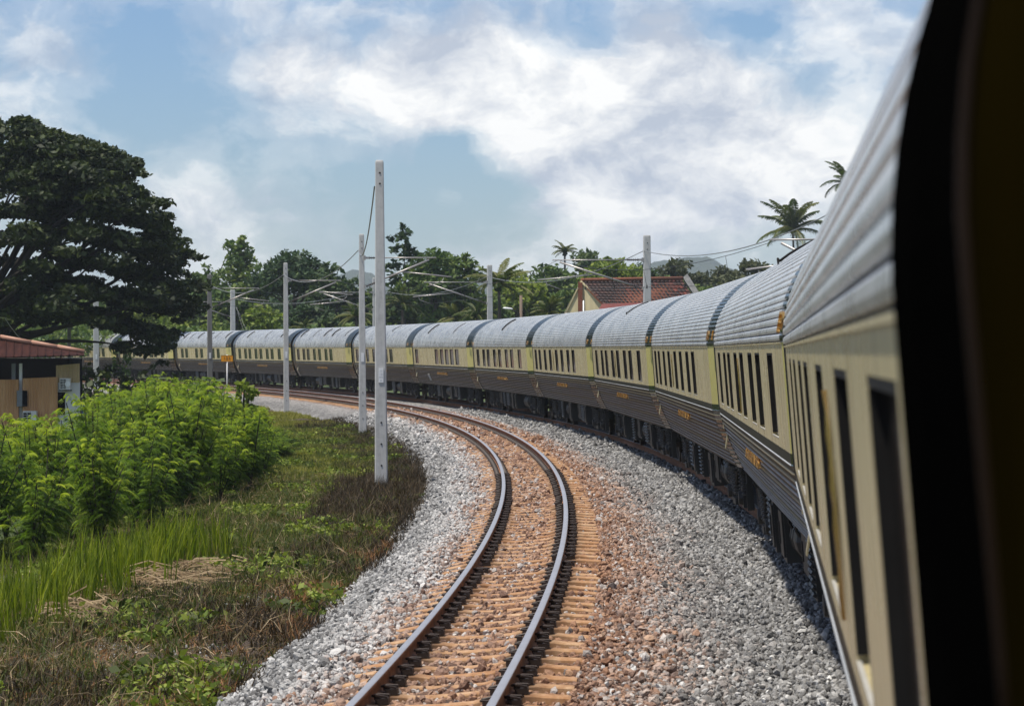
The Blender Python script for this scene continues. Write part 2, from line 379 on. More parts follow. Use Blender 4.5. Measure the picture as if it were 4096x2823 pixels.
def m_ballast(t):
    c = pos(t); d = attr(t, 'off')
    vo = t.n('ShaderNodeTexVoronoi', i={'Vector': c, 'Scale': 17.0, 'Randomness': 1.0}); rnd = t.n('ShaderNodeSeparateColor', i={0: vo.outputs['Color']}).outputs[0]
    grey, rust = stone_col(t, d, rnd)
    n1 = t.noise(c, 1.3, 4); dn = t.math('ADD', d, t.math('MULTIPLY', t.math('SUBTRACT', n1, .5), 1.1))
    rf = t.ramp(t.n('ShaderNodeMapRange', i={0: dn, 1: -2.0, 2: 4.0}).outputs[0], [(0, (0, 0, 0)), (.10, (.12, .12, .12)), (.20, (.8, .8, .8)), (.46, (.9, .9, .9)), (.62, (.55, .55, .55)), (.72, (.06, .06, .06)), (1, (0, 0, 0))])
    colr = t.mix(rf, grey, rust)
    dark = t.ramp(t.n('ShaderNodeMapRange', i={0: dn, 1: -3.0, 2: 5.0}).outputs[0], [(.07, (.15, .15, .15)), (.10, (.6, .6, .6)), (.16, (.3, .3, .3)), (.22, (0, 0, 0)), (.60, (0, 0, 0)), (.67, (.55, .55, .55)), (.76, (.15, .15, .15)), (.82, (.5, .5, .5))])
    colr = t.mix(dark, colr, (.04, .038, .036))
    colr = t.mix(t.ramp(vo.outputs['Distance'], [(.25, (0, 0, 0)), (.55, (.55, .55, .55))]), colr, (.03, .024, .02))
    fines = t.n('ShaderNodeMapRange', i={0: attr(t, 'chain'), 1: 62.0, 2: 110.0, 3: .72, 4: 0.0}).outputs[0]  # nearer bed is coloured darker to imitate shade in the gaps between stones
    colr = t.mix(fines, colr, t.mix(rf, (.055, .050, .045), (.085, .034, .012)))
    return pbr(t, colr, .9, 0, t.math('SUBTRACT', 1, vo.outputs['Distance']), 1.0, .05)
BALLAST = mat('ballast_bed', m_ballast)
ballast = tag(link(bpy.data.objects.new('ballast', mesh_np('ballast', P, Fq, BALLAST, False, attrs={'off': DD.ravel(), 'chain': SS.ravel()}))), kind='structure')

def m_stone(t):
    rnd = attr(t, 'rnd', 'INSTANCER'); d = attr(t, 'off', 'INSTANCER'); rf = attr(t, 'rust', 'INSTANCER'); dk = attr(t, 'dark', 'INSTANCER')
    n = t.noise(co(t), 1.6, 4, .7)
    r2 = t.math('ADD', t.math('MULTIPLY', rnd, .75), t.math('MULTIPLY', n, .28), clamp=True)
    grey, rust = stone_col(t, d, r2)
    colr = t.mix(dk, t.mix(rf, grey, rust), (.045, .042, .040))
    return pbr(t, colr, .88, 0, t.noise(co(t), 5, 4, .7), .4, .2)
STONE = mat('granite_ballast_stone', m_stone)
def m_stone2(t):
    rnd = t.n('ShaderNodeObjectInfo').outputs['Random']; n = t.noise(co(t), 30, 4, .7)
    r2 = t.math('ADD', t.math('MULTIPLY', rnd, .75), t.math('MULTIPLY', n, .28), clamp=True)
    grey, rust = stone_col(t, None, r2)
    rf = t.math('MULTIPLY', t.math('GREATER_THAN', t.n('ShaderNodeObjectInfo').outputs['Alpha'], .5), .8)
    return pbr(t, t.mix(rf, grey, rust), .88, 0, n, .4, .01)
STONE2 = mat('loose_ballast_stone', m_stone2)

def scatter(name, pts, rot, scl, attrs, protos, material=None, kind='stuff'):
    """one object of many small real pieces (geometry nodes, instances on points)"""
    me = bpy.data.meshes.new(name); n = len(pts)
    me.vertices.add(n); me.vertices.foreach_set('co', np.ascontiguousarray(pts, np.float32).ravel())
    def fa(k, v):
        a = me.attributes.new(k, 'FLOAT', 'POINT'); a.data.foreach_set('value', np.ascontiguousarray(v, np.float32))
    for k, v in attrs.items(): fa(k, v)
    a = me.attributes.new('rot', 'FLOAT_VECTOR', 'POINT'); a.data.foreach_set('vector', np.ascontiguousarray(rot, np.float32).ravel())
    a = me.attributes.new('scl', 'FLOAT_VECTOR', 'POINT'); a.data.foreach_set('vector', np.ascontiguousarray(scl, np.float32).ravel())
    a = me.attributes.new('pick', 'INT', 'POINT'); a.data.foreach_set('value', rng.integers(0, len(protos), n).astype(np.int32))
    ob = link(bpy.data.objects.new(name, me)); ob['kind'] = kind
    c = bpy.data.collections.new(name + '_shapes')
    for i, pm in enumerate(protos): c.objects.link(bpy.data.objects.new('%s_%02d' % (name, i), pm))
    ng = bpy.data.node_groups.new(name, 'GeometryNodeTree'); t = NT(ng)
    ng.interface.new_socket('Geometry', in_out='INPUT', socket_type='NodeSocketGeometry'); ng.interface.new_socket('Geometry', in_out='OUTPUT', socket_type='NodeSocketGeometry')
    gi = t.n('NodeGroupInput'); go = t.n('NodeGroupOutput')
    ci = t.n('GeometryNodeCollectionInfo', i={'Collection': c, 'Separate Children': True, 'Reset Children': True})
    def na(k, typ): return t.n('GeometryNodeInputNamedAttribute', data_type=typ, i={'Name': k}).outputs[0]
    e2r = t.n('FunctionNodeEulerToRotation', i={0: na('rot', 'FLOAT_VECTOR')})
    ip = t.n('GeometryNodeInstanceOnPoints', i={'Points': gi.outputs[0], 'Instance': ci.outputs[0], 'Pick Instance': True, 'Instance Index': na('pick', 'INT'), 'Rotation': e2r.outputs[0], 'Scale': na('scl', 'FLOAT_VECTOR')})
    ng.links.new(ip.outputs[0], go.inputs[0])
    md = ob.modifiers.new('pieces', 'NODES'); md.node_group = ng
    return ob

def stone_mesh(i, material):
    import bmesh
    r = random.Random(100 + i); bm = bmesh.new(); bmesh.ops.create_icosphere(bm, subdivisions=1, radius=.5)
    for v in bm.verts:
        v.co *= r.uniform(.68, 1.18)
    ax = Vector((r.uniform(.85, 1.25), r.uniform(.75, 1.05), r.uniform(.55, .85)))
    for v in bm.verts: v.co = Vector((v.co.x * ax.x, v.co.y * ax.y, v.co.z * ax.z))
    for _ in range(4):
        n = Vector((r.gauss(0, 1), r.gauss(0, 1), r.gauss(0, 1))).normalized(); h = r.uniform(.26, .4)
        for v in bm.verts:
            k = v.co.dot(n)
            if k > h: v.co -= n * (k - h)
    me = bpy.data.meshes.new('stone'); bm.to_mesh(me); bm.free(); me.materials.append(material); return me
STONES = [stone_mesh(i, STONE) for i in range(8)]
def in_view(P, mu=200, mv=120):
    y = np.maximum(P[:, 1], .1); u = W0 / 2 + F * P[:, 0] / y; v = H0 / 2 - F * (P[:, 2] - CZ) / y
    return (P[:, 1] > 5) & (u > -mu) & (u < W0 + mu) & (v > -50) & (v < H0 + mv)
def rust_f(d, n):
    return np.clip(np.interp(d + n, [-1.7, -1.25, -.9, .9, 1.5, 2.1, 2.5], [0, .10, .70, .90, .72, .16, 0]), 0, 1)
def dark_f(d, n):  # stones darker at the left toe, in the dip and beside the train
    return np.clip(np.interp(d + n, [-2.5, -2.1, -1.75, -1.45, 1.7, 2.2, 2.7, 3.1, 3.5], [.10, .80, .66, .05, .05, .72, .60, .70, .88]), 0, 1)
SLP = .64
def scatter_stones():
    allP, allS, allD = [], [], []
    for (sa, sb, dens, size) in ((2, 34, 470, .054), (34, 62, 280, .066), (62, 110, 120, .088)):
        n = int((sb - sa) * 6.05 * dens); s = rng.uniform(sa, sb, n); d = rng.uniform(-2.45, 3.6, n)
        # keep the sleepers' tops and the rails mostly clear
        ph = (s / SLP) % 1.0; on = (np.abs(d) < 1.02) & (np.abs(ph - .5) < .19)
        keep = ~(on & (rng.random(n) < np.where(np.abs(d) < .4, .86, .95))) & ~((np.abs(np.abs(d) - .535) < .12)) & ~(np.abs(d - 3.665) < .1)
        s, d = s[keep], d[keep]
        sz = size * rng.lognormal(0, .28, len(s))
        z = ballast_z(d) + sz * rng.uniform(-.15, .5, len(s))
        mid = np.abs(d) < 1.0
        z = np.where(mid, z - .012, z)
        P = tp(s, d, z); k = in_view(P)
        allP.append(P[k]); allS.append(sz[k]); allD.append(d[k])
    P = np.concatenate(allP); sz = np.concatenate(allS); d = np.concatenate(allD); n = len(P)
    nn = rng.normal(0, .22, n) + .3 * np.sin(P[:, 1] * .7) * .4
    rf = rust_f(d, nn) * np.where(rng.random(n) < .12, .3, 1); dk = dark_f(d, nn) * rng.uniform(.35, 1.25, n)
    scatter('ballast_stones', P, rng.uniform(0, 6.28, (n, 3)), np.repeat(sz[:, None], 3, 1) * rng.uniform(.8, 1.2, (n, 3)),
            {'rnd': rng.beta(2.0, 1.5, n), 'off': d, 'rust': rf, 'dark': np.clip(dk, 0, 1)}, STONES)
    return n
n_stones = scatter_stones()
# the nearest loose stones, one by one
S2 = [stone_mesh(20 + i, STONE2) for i in range(6)]
cnt = 0
while cnt < 260:
    s = random.uniform(5.5, 13); d = random.choice([random.uniform(-2.3, -1.25), random.uniform(1.2, 3.2)])
    p = tp(s, d, float(ballast_z(d)) + .03)
    if not in_view(p[None], 40, 30)[0]: continue
    so = inst('stone', S2[cnt % 6], ballast)
    so.location = p; so.rotation_euler = (random.uniform(0, 6), random.uniform(0, 6), random.uniform(0, 6)); k = random.uniform(.055, .085); so.scale = (k, k, k * .9)
    so.color = (1, 1, 1, 1.0 if (-1.6 < d < 1.9 and random.random() < .6) else .0)
    cnt += 1

# ------------------------------------------------------------------ rails, sleepers, clips
ca, sa_ = math.cos(CANT), math.sin(CANT)
def canted(d0, v, w):
    return d0 - GAUGE2 + (v + GAUGE2) * ca - w * sa_, (v + GAUGE2) * sa_ + w * ca
RP = [(-.035, -.004), (-.029, 0), (.029, 0), (.035, -.004), (.035, -.034), (.009, -.046), (.008, -.125), (.020, -.138), (.068, -.150), (.068, -.159), (-.068, -.159), (-.068, -.150), (-.020, -.138), (-.008, -.125), (-.009, -.046), (-.035, -.034)]
RM = [1, 1, 1] + [0] * 13
def rail(d0, v0, parent, sa, sb):
    s = np.concatenate([np.arange(sa, 110, 1.0), np.arange(110, sb + 1, 2.0)])
    rows = []
    for (x, z) in RP:
        d, zz = canted(d0, v0 + x, z); rows.append(tp(s, d, zz))
    A = np.stack(rows, 1); n, k = A.shape[:2]
    q = np.arange(n * k).reshape(n, k); q2 = np.roll(q, -1, 1)
    Fq = np.stack([q[:-1], q[1:], q2[1:], q2[:-1]], -1).reshape(-1, 4)
    mi = np.tile(np.array(RM), n - 1)
    return link(bpy.data.objects.new('rail', mesh_np('rail', A.reshape(-1, 3), Fq, [RAILSIDE, RAILHEAD], False, mi)), parent)
track = tag(empty('railway_track', loc=tuple(tp(15, 0, -.2))), 'rusty metre-gauge railway track with concrete sleepers, empty, curving beside the train', 'railway track')
track.matrix_basis = Matrix.Identity(4)
rail(0, -GAUGE2, track, -30, 315); rail(0, GAUGE2, track, -30, 315)
track2 = tag(empty('railway_track'), 'railway track under the train, its rust-brown rail in the shade of the carriages', 'railway track')
rail(DT, -GAUGE2, track2, -30, 315); rail(DT, GAUGE2, track2, -30, 315)
# sleeper: mono-block, waisted in the middle, sloping ends
def sleeper_mesh(var):
    r = random.Random(var)
    X = [-1.0, -.98, -.80, -.72, -.62, -.45, -.36, -.25, 0, .25, .36, .45, .62, .72, .80, .98, 1.0]
    tp_ = {1.0: -.215, .98: -.205, .80: -.182, .72: -.166, .62: -.164, .45: -.164, .36: -.170, .25: -.190, 0: -.195}
    G = []; st = []
    for x in X:
        h = tp_[abs(x)] + r.uniform(-.003, .003); hw = .075 if abs(x) < .3 else .088
        G.append([(x, -hw - .03, h - .2), (x, -hw, h - .012), (x, -hw + .014, h), (x, 0, h + .001), (x, hw - .014, h), (x, hw, h - .012), (x, hw + .03, h - .2)])
        a = abs(abs(x) - .535); st += [max(0, min(1, 1.45 - a / .17))] * 7
    m = MB(); m.grid(G); m.add(G[0], [tuple(range(6, -1, -1))]); m.add(G[-1], [tuple(range(7))])
    me = m.mesh('sleeper', SLEEPER); a = me.attributes.new('stain', 'FLOAT', 'POINT'); a.data.foreach_set('value', st + [0] * 14)
    return me
SLM = [sleeper_mesh(i) for i in range(4)]
def clip_mesh():
    m = MB(); m.box((0, 0, -.135), (.10, .13, .045)); m.box((-.035, 0, -.105), (.05, .09, .03))
    pts = [(.045, -.05, -.105), (-.03, -.06, -.085), (-.07, -.03, -.088), (-.03, .0, -.083), (.05, .012, -.094), (.062, .045, -.1), (.0, .055, -.105)]
    m.tube(pts, .011, 5); return m.mesh('rail_clip', CLIP)
CLM = clip_mesh(); far_clips = MB(); clv = np.array([v.co for v in CLM.vertices]); clf = [tuple(p.vertices) for p in CLM.polygons]
simple = [(-.06, -.06, -.155), (.06, -.06, -.155), (.06, .06, -.155), (-.06, .06, -.155), (-.05, -.05, -.085), (.05, -.05, -.11), (.05, .05, -.11), (-.05, .05, -.085)]
simf = [(0, 1, 5, 4), (1, 2, 6, 5), (2, 3, 7, 6), (3, 0, 4, 7), (4, 5, 6, 7)]
SL0 = Matrix.Translation((-GAUGE2, 0, 0)) @ Matrix.Rotation(-CANT, 4, 'Y') @ Matrix.Translation((GAUGE2, 0, 0))
far_v, far_f = [], []
for k in range(4, 318):
    s = (k + .5) * SLP
    if s > 190: break
    c = tp(s, 0, 0); M = Matrix.Translation(Vector(c)) @ Matrix.Rotation(-th_at(s), 4, 'Z') @ SL0
    ob = inst('sleeper', SLM[k % 4], track, M @ Matrix.Translation((random.gauss(0, .008), random.gauss(0, .012), random.gauss(0, .004))) @ Matrix.Rotation(random.gauss(0, .006), 4, 'Z'))
    if k == 33: ob.location.z -= .05      # the one under heaped stones
    for (v, sg) in ((-GAUGE2 - .095, -1), (-GAUGE2 + .095, 1), (GAUGE2 - .095, -1), (GAUGE2 + .095, 1)):
        Mc = Matrix.Translation((v, 0, 0)) @ Matrix.Rotation(0 if sg > 0 else math.pi, 4, 'Z')
        if s < 46: inst('rail_clip', CLM, ob, Mc)
        else:
            o_ = len(far_v); far_v.extend(tuple(M @ Mc @ Vector(p)) for p in simple); far_f.extend(tuple(i + o_ for i in f) for f in simf)
fm = mesh_np('rail_clips', np.array(far_v), np.array(far_f), CLIP)
tag(link(bpy.data.objects.new('rail_clips', fm), track), kind='stuff')

# ------------------------------------------------------------------ the train
WB, WC0, WC1, WTOP, HW, TUM = .90, 1.85, 2.70, 3.78, 1.40, .30     # body bottom, cream bottom/top, roof top, half width, tumblehome
def roof_curve(n=400):
    ph = np.linspace(0, math.pi, n); m = 2.0 / 2.0
    v = -HW * np.sign(np.cos(ph)) * np.abs(np.cos(ph))**m; z = WC1 + (WTOP - WC1) * np.abs(np.sin(ph))**m
    return v, z
def low_v(wz): return HW - TUM * np.clip((WC0 - wz) / (WC0 - WB), 0, 1)**1.5
def ribbed_roof(N=62, h=.014):
    v, z = roof_curve(); L = np.concatenate([[0], np.cumsum(np.hypot(np.diff(v), np.diff(z)))])
    P = []
    for i in range(N):
        for f, o in ((0, 0), (.13, -.004), (.20, h * .8), (.45, h), (.80, h * .9)):
            a = (i + f) / N * L[-1]; x, y = np.interp(a, L, v), np.interp(a, L, z)
            e = L[-1] * .004; tx = np.interp(min(a + e, L[-1]), L, v) - np.interp(max(a - e, 0), L, v); ty = np.interp(min(a + e, L[-1]), L, z) - np.interp(max(a - e, 0), L, z)
            l = math.hypot(tx, ty); P.append((x - ty / l * o, y + tx / l * o))
    P.append((v[-1], z[-1])); return P
def ribbed_low(side=-1, N=13):
    """profile of the lower side with its beads; returns points and material per segment"""
    P = [(HW, WC0), (HW, WC0 - .085)]; M = [0]
    step = (WC0 - .085 - WB) / N
    for i in range(N):
        top = WC0 - .085 - i * step; mi = 2 if i in (1, 2, 5, 9) else 1
        for f, o in ((.07, .015), (.16, .016), (.24, .0)):
            z = top - f * step; P.append((float(low_v(z)) + o, z)); M.append(mi)
        z = top - step; P.append((float(low_v(z)), z)); M.append(0)
    return [(side * a, b) for a, b in P], M
RIB = ribbed_roof(); RIBM = [1, 0, 0, 0, 0] * 62; LOWP, LOWM = ribbed_low()
def loft(mb, prof, secs, mcol=None, m=0, zc=2.3):
    """prof (x,z) list; secs (t, sx, dz)"""
    mb.grid([[(x * sx, t, z + dz) for (x, z) in prof] for (t, sx, dz) in secs], m, mcol=mcol)
NAME = None
WIN_A = [.085, .175, .385, .49, .72, .82]; WIN_B = [.06, .185, .275, .40, .50, .625, .72, .855]; WIN_C = [.04, .16, .25, .377, .48, .607, .70]
WIN_D = [.43, .53, .62, .71, .80]; WIN_E = [.04, .125, .235, .34, .46, .56, .67, .76]
def car_placement(sc_, near=False):
    a, b = tp(sc_ + 6.3, DT - GAUGE2, 0), tp(sc_ - 6.3, DT - GAUGE2, 0)
    c = Vector((a + b) / 2); d = Vector(a - b).normalized()
    th = math.atan2(d.x, d.y); pit = math.asin(d.z)
    return Matrix.Translation(c) @ Matrix.Rotation(-th, 4, 'Z') @ Matrix.Rotation(pit, 4, 'X') @ Matrix.Rotation(-CANT, 4, 'Y') @ Matrix.Translation((GAUGE2, 0, 0))
_mesh = {}
def cached(key, fn):
    if key not in _mesh: _mesh[key] = fn()
    return _mesh[key]
def wheelset():
    m = MB()
    for sx in (-1, 1):
        m.lathe((sx * .535, 0, .40), [(0, .05 * sx), (.16, .06 * sx), (.18, .035 * sx), (.33, .03 * sx), (.36, .06 * sx), (.40, .06 * sx), (.405, -.045 * sx), (.43, -.05 * sx), (.43, -.075 * sx), (0, -.07 * sx)], 'x', 20)
    m.lathe((0, 0, .40), [(.07, -.6), (.07, .6)], 'x', 10); return m.mesh('wheelset', WHEEL)
def bogie_frame():
    m = MB()
    for sx in (-1, 1):
        x = sx * .90
        for y0, y1, z0, z1 in ((-1.5, -.55, .62, .80), (-.55, .55, .42, .60), (.55, 1.5, .62, .80)):
            m.box((x, (y0 + y1) / 2, (z0 + z1) / 2), (.12, y1 - y0, z1 - z0))
        for y in (-.62, .62): m.box((x, y, .61), (.12, .16, .38))
        for y in (-1.05, 1.05):
            m.box((x + sx * .03, y, .40), (.16, .30, .30)); m.lathe((x + sx * .13, y, .40), [(0, .05 * sx), (.10, .04 * sx), (.12, -.05 * sx)], 'x', 12)
            m.box((x + sx * .02, y - .33, .42), (.10, .07, .40)); m.box((x + sx * .02, y + .33, .42), (.10, .07, .40))
        m.box((x + sx * .05, 0, .30), (.22, .55, .10)); m.tube([(x + sx * .1, -.4, .78), (x + sx * .12, -.15, .45), (x + sx * .12, .2, .40), (x + sx * .1, .4, .72)], .03, 6)
    m.box((0, 0, .62), (1.7, .5, .2)); return m.mesh('side_frame', UNDER)
def spring():
    m = MB(); pr = []
    for i in range(7): pr += [(.055, i * .055), (.085, i * .055 + .014), (.085, i * .055 + .032), (.055, i * .055 + .046)]
    m.lathe((0, 0, 0), pr, 'z', 12); m.lathe((0, 0, 0), [(.11, .38), (.11, .42), (0, .42)], 'z', 12); return m.mesh('coil_spring', UNDER2)
def louvre_box(L, H):
    m = MB(); m.box((0, 0, 0), (.5, L, H))
    n = int(H / .07)
    for i in range(n):
        z = -H / 2 + .05 + i * (H - .06) / n
        for j in range(2): m.box((-.26, (j - .5) * L * .46, z), (.05, L * .40, .028), Matrix.Rotation(.6, 3, 'Y'))
    return m.mesh('louvre_box', UNDER2)
def tank_mesh():
    m = MB(); m.lathe((0, 0, 0), [(0, -.62), (.18, -.6), (.24, -.55), (.25, -.5), (.25, -.1), (.26, -.09), (.26, -.06), (.25, -.05), (.25, .25), (.26, .26), (.26, .29), (.25, .3), (.25, .5), (.24, .55), (.18, .6), (0, .62)], 'y', 16)
    for y in (-.3, .3): m.box((0, y, .25), (.06, .05, .25))
    return m.mesh('air_tank', UNDER2)
def eq_box(L, H, d=0):
    m = MB(); m.box((0, 0, 0), (.55, L, H)); m.box((-.285, 0, 0), (.03, L * .86, H * .8)); m.box((-.30, L * .25, 0), (.03, .04, H * .4)); return m.mesh('equipment_box', UNDER2 if d else UNDER)
def crest_mesh():
    m = MB(); G = []
    for i, (z, wd) in enumerate(((-.30, .01), (-.24, .03), (-.16, .055), (-.06, .07), (.0, .085), (.05, .07), (.12, .05), (.18, .06), (.24, .035), (.30, .008))):
        G.append([(-.0, -wd, z), (-.006, -wd * .5, z), (-.010 - .004 * (i % 2), 0, z), (-.006, wd * .5, z), (0, wd, z)])
    m.grid(G); return m.mesh('gilded_crest', GOLD, True)
CREST = crest_mesh()
def train_text(txt, size, sp):
    return text_mesh(txt, size, .012, GOLD, spacing=sp)
NAME_ME = train_text('EASTERN & ORIENTAL EXPRESS', .18, 1.28); EO_ME = train_text('E&O', .20, .92); E_ME = train_text('E', .20, 1)
def side_text(me, parent, name, t, z, tilt=0.0, flip=False):
    """lettering on the left side, reading from the far end to the near end"""
    v = float(low_v(z)) if z < WC0 else HW
    X = Vector((0, -1, 0)); Y = Vector((math.sin(tilt), 0, math.cos(tilt))); Z = X.cross(Y)
    M = Matrix(((X.x, Y.x, Z.x, -v - .03), (X.y, Y.y, Z.y, t), (X.z, Y.z, Z.z, z), (0, 0, 0, 1)))
    return inst(name, me, parent, M)

def make_car(idx, sc_, wins, P, label, rim=.12, gap=.15, strips=0, seed=0, near_end=None, louvre=False, wwid=.056, small_win=False, crest=None):
    root = empty('railway_carriage', car_placement(sc_) if sc_ is not None else near_placement())
    tag(root, label, 'railway carriage', 'carriages of the train')
    far = P / 2 - gap / 2 - rim; nearp = -P / 2 + gap / 2 + 1.3       # cream body between these, end panel behind
    if near_end is not None: nearp = near_end
    r = random.Random(seed)
    # roof
    m = MB(); ts = list(np.linspace(nearp, far, 7)); loft(m, RIB, [(t, 1, 0) for t in ts], RIBM)
    m.build('roof', [ROOF, GROOVE], root, False)
    # upper side with openings
    L = far - nearp; wz0, wz1 = WC0 + .065, WC1 - .085
    spans = [(far - f * L - wwid * L, far - f * L) for f in wins]      # (near edge, far edge)
    if small_win: spans = [(far - .10 * L, far - .035 * L)] + spans
    m = MB(); x = -HW; edges = sorted(spans)
    def q4(a, b, c, d): m.add([a, b, c, d], [(0, 1, 2, 3)])
    cur = nearp
    for (a, b) in edges:
        q4((x, cur, WC0), (x, cur, WC1), (x, a, WC1), (x, a, WC0))
        q4((x, a, wz1), (x, a, WC1), (x, b, WC1), (x, b, wz1)); q4((x, a, WC0), (x, a, wz0), (x, b, wz0), (x, b, WC0))
        xi = x + .035
        q4((x, a, wz0), (x, a, wz1), (xi, a, wz1), (xi, a, wz0)); q4((x, b, wz1), (x, b, wz0), (xi, b, wz0), (xi, b, wz1))
        q4((x, a, wz1), (x, b, wz1), (xi, b, wz1), (xi, a, wz1)); q4((x, b, wz0), (x, a, wz0), (xi, a, wz0), (xi, b, wz0))
        cur = b
    q4((x, cur, WC0), (x, cur, WC1), (x, far, WC1), (x, far, WC0))
    q4((HW, nearp, WC0), (HW, far, WC0), (HW, far, WC1), (HW, nearp, WC1))
    # rain lip under the eaves
    m.box((-HW - .003, (far + nearp) / 2, WC1 - .006), (.012, L, .012))
    m.build('upper_side', CREAM, root)
    for (a, b) in edges:
        f = MB(); yc = (a + b) / 2; wd = b - a - .004; hh = wz1 - wz0 - .004; zc = (wz0 + wz1) / 2; x0 = -HW
        f.box((x0 + .004, yc, wz0 + .005), (.012, wd, .007), m=1); f.box((x0 + .016, yc, wz1 - .010), (.03, wd, .018))
        f.box((x0 + .016, a + .012, zc), (.03, .018, hh - .04)); f.box((x0 + .016, b - .012, zc), (.03, .018, hh - .04))
        wn = f.build('window', [RUBBER, WFRAME], root)
        g = MB(); g.box((x0 + .028, yc, zc), (.010, wd - .03, hh - .03)); g.build('pane', GLASS, wn)
    # lower side with beads and cream lining, both sides
    m = MB(); loft(m, LOWP, [(nearp, 1, 0), (far, 1, 0)], LOWM)
    rp = [(-a, b) for a, b in LOWP]; m.grid([[(x_, t, z_) for (x_, z_) in rp] for t in (far, nearp)], mcol=LOWM)
    m.add([(-float(low_v(WB)), nearp, WB), (-float(low_v(WB)), far, WB), (float(low_v(WB)), far, WB), (float(low_v(WB)), nearp, WB)], [(0, 1, 2, 3)])
    m.build('lower_side', [LOWER, BEAD, STRIPE], root)
    # near end: panels tapering inwards, clean gloss paint
    if near_end is None:
        e0, e1 = nearp - .003, -P / 2 + gap / 2; sx1 = .90
        m = MB(); loft(m, [(a * 1.0, b) for a, b in RIB], [(e1, sx1, 0), (e0, 1, 0)]); m.build('end_roof_panel', GREEN, root)
        m = MB(); m.add([(-HW * sx1, e1, WC0), (-HW * sx1, e1, WC1), (-HW, e0, WC1), (-HW, e0, WC0)], [(0, 1, 2, 3)])
        m.build('end_side_panel', CREAM_CLEAN, root); m = MB()
        m.add([(HW * sx1, e1, WC0), (HW, e0, WC0), (HW, e0, WC1), (HW * sx1, e1, WC1)], [(0, 1, 2, 3)])
        m.build('end_side_panel', CREAM_CLEAN, root)
        m = MB(); lm = [k if k == 2 else 0 for k in LOWM]; m.grid([[(-a * s_, t, b) for a, b in LOWP] for t, s_ in ((e0, 1), (e1, sx1))], mcol=lm); m.build('end_lower_panel', [GREEN, GREEN, STRIPE], root)
        m = MB(); loft(m, LOWP, [(e1, sx1, 0), (e0, 1, 0)], lm)
        m.build('end_lower_panel', [GREEN, GREEN, STRIPE], root)
        side_text(EO_ME, root, 'gold_lettering', (e0 + e1) / 2 - .06, WC1 + .15, .25)
        endy = e1
    else: endy = nearp
    side_text(E_ME, root, 'gold_lettering', far - .22, WC1 + .15, .25)
    # end bulkheads, black rim and gangway bellows
    v, z = roof_curve(40); shell = [(a, b) for a, b in zip(v, z)] + [(float(low_v(zz)), zz) for zz in np.linspace(WC1, WB, 12)][1:] + [(-float(low_v(zz)), zz) for zz in np.linspace(WB, WC1, 12)][:-1]
    m = MB()
    for y, s_ in ((far - .01, .995), (endy + .01, .95)): m.add([(a * s_, y, b * (1 if b < 3 else .998)) for a, b in shell], [tuple(range(len(shell)))])
    m.build('end_bulkhead', BLACK, root)
    def rimloft(y0, y1, o):
        rr = MB(); zc = 2.45
        big = [((a / HW) * (HW + o) if True else a, zc + (b - zc) * (1 + o / 1.5)) for a, b in shell]; sm = [(a * .93, zc + (b - zc) * .965) for a, b in shell]
        G = [[(a, y0, b) for a, b in sm], [(a, y0 + .02, b) for a, b in big], [(a, y1 - .03, b) for a, b in big], [(a, y1, b) for a, b in sm]]
        rr.grid(G, close_v=True); return rr
    rimloft(far + .002, far + max(rim, .08), .022 if rim > .2 else .012).build('end_rim', BLACK, root, False)
    m = MB(); zc = 2.3; bel = [(a * .86, zc + (b - zc) * .90) for a, b in shell]
    n = max(2, int((gap + .1) / .09)); G = []
    for i in range(n + 1):
        y = far + rim - .02 + (gap + .12) * i / n; k = 1.0 if i % 2 else .965
        G.append([(a * k, y, zc + (b - zc) * k) for a, b in bel])
    m.grid(G, close_v=True); m.build('gangway_bellows', RUBBER, root)
    if rim > .3:
        m = MB(); m.tube([(-HW - .02, far + rim + .05, 1.25), (-HW - .05, far + rim + .12, 1.4), (-HW - .05, far + rim + .14, 1.7), (-HW + .0, far + rim + .08, 1.85)], .016, 6); m.build('handrail', GOLD, root, True)
    # cream route-board bracket at the far end of the lower side
    m = MB(); vv = float(low_v(1.45)); m.box((-vv - .022, far - .24, 1.42), (.012, .26, .30), Matrix.Rotation(.22, 3, 'Y')); m.box((-vv - .05, far - .22, 1.62), (.012, .08, .14), Matrix.Rotation(.15, 3, 'Y'))
    m.build('board_bracket', STRIPE, root)
    # crest and name
    mid = (far + nearp) / 2 if near_end is None else (P / 2 - P * .49)
    if not small_win:
        tc_ = far - (wins[3] + wins[4] + wwid) / 2 * L if len(wins) > 6 else far - (wins[2] + wins[3] + wwid) / 2 * L
    else: tc_ = far - (wins[0] + wins[1] + wwid) / 2 * L
    if crest: tc_ = far - (wins[crest[0]] + wins[crest[1]] + wwid) / 2 * L
    inst('gilded_crest', CREST, root, Matrix.Translation((-HW - .004, tc_, (WC0 + WC1) / 2 - .02)))
    side_text(NAME_ME, root, 'gold_lettering', mid - .4 if near_end is None else tc_ - 1.0, WC0 - .36, .12)
    # strips and grab ladders on the roof
    v, z = roof_curve(200)
    def roof_pt(a, o): j = int(a * 199); return Vector((v[j] * (1 + o), 0, z[j] + o * 1.2))
    for k in range(strips):
        y = far - L * ((k + .5 + r.uniform(-.2, .2)) / strips); m = MB()
        pts = [roof_pt(a, .016) + Vector((0, y + .05 * i, 0)) for i, a in enumerate(np.linspace(.20, .38, 6))]
        if k % 3 == 1:
            m.tube(pts, .014, 5)
            for p in pts[::1]: m.tube([p, p + Vector((-.02, -.16, .01))], .011, 4)
        else:
            m.grid([[p + Vector((0, dy, dz)) for dy, dz in ((-.07, -.02), (-.07, .035), (.07, .035), (.07, -.02))] for p in pts])
        m.build('roof_grab_ladder' if k % 3 == 1 else 'roof_vent_strip', RUBBER if k % 3 != 1 else UNDER, root)
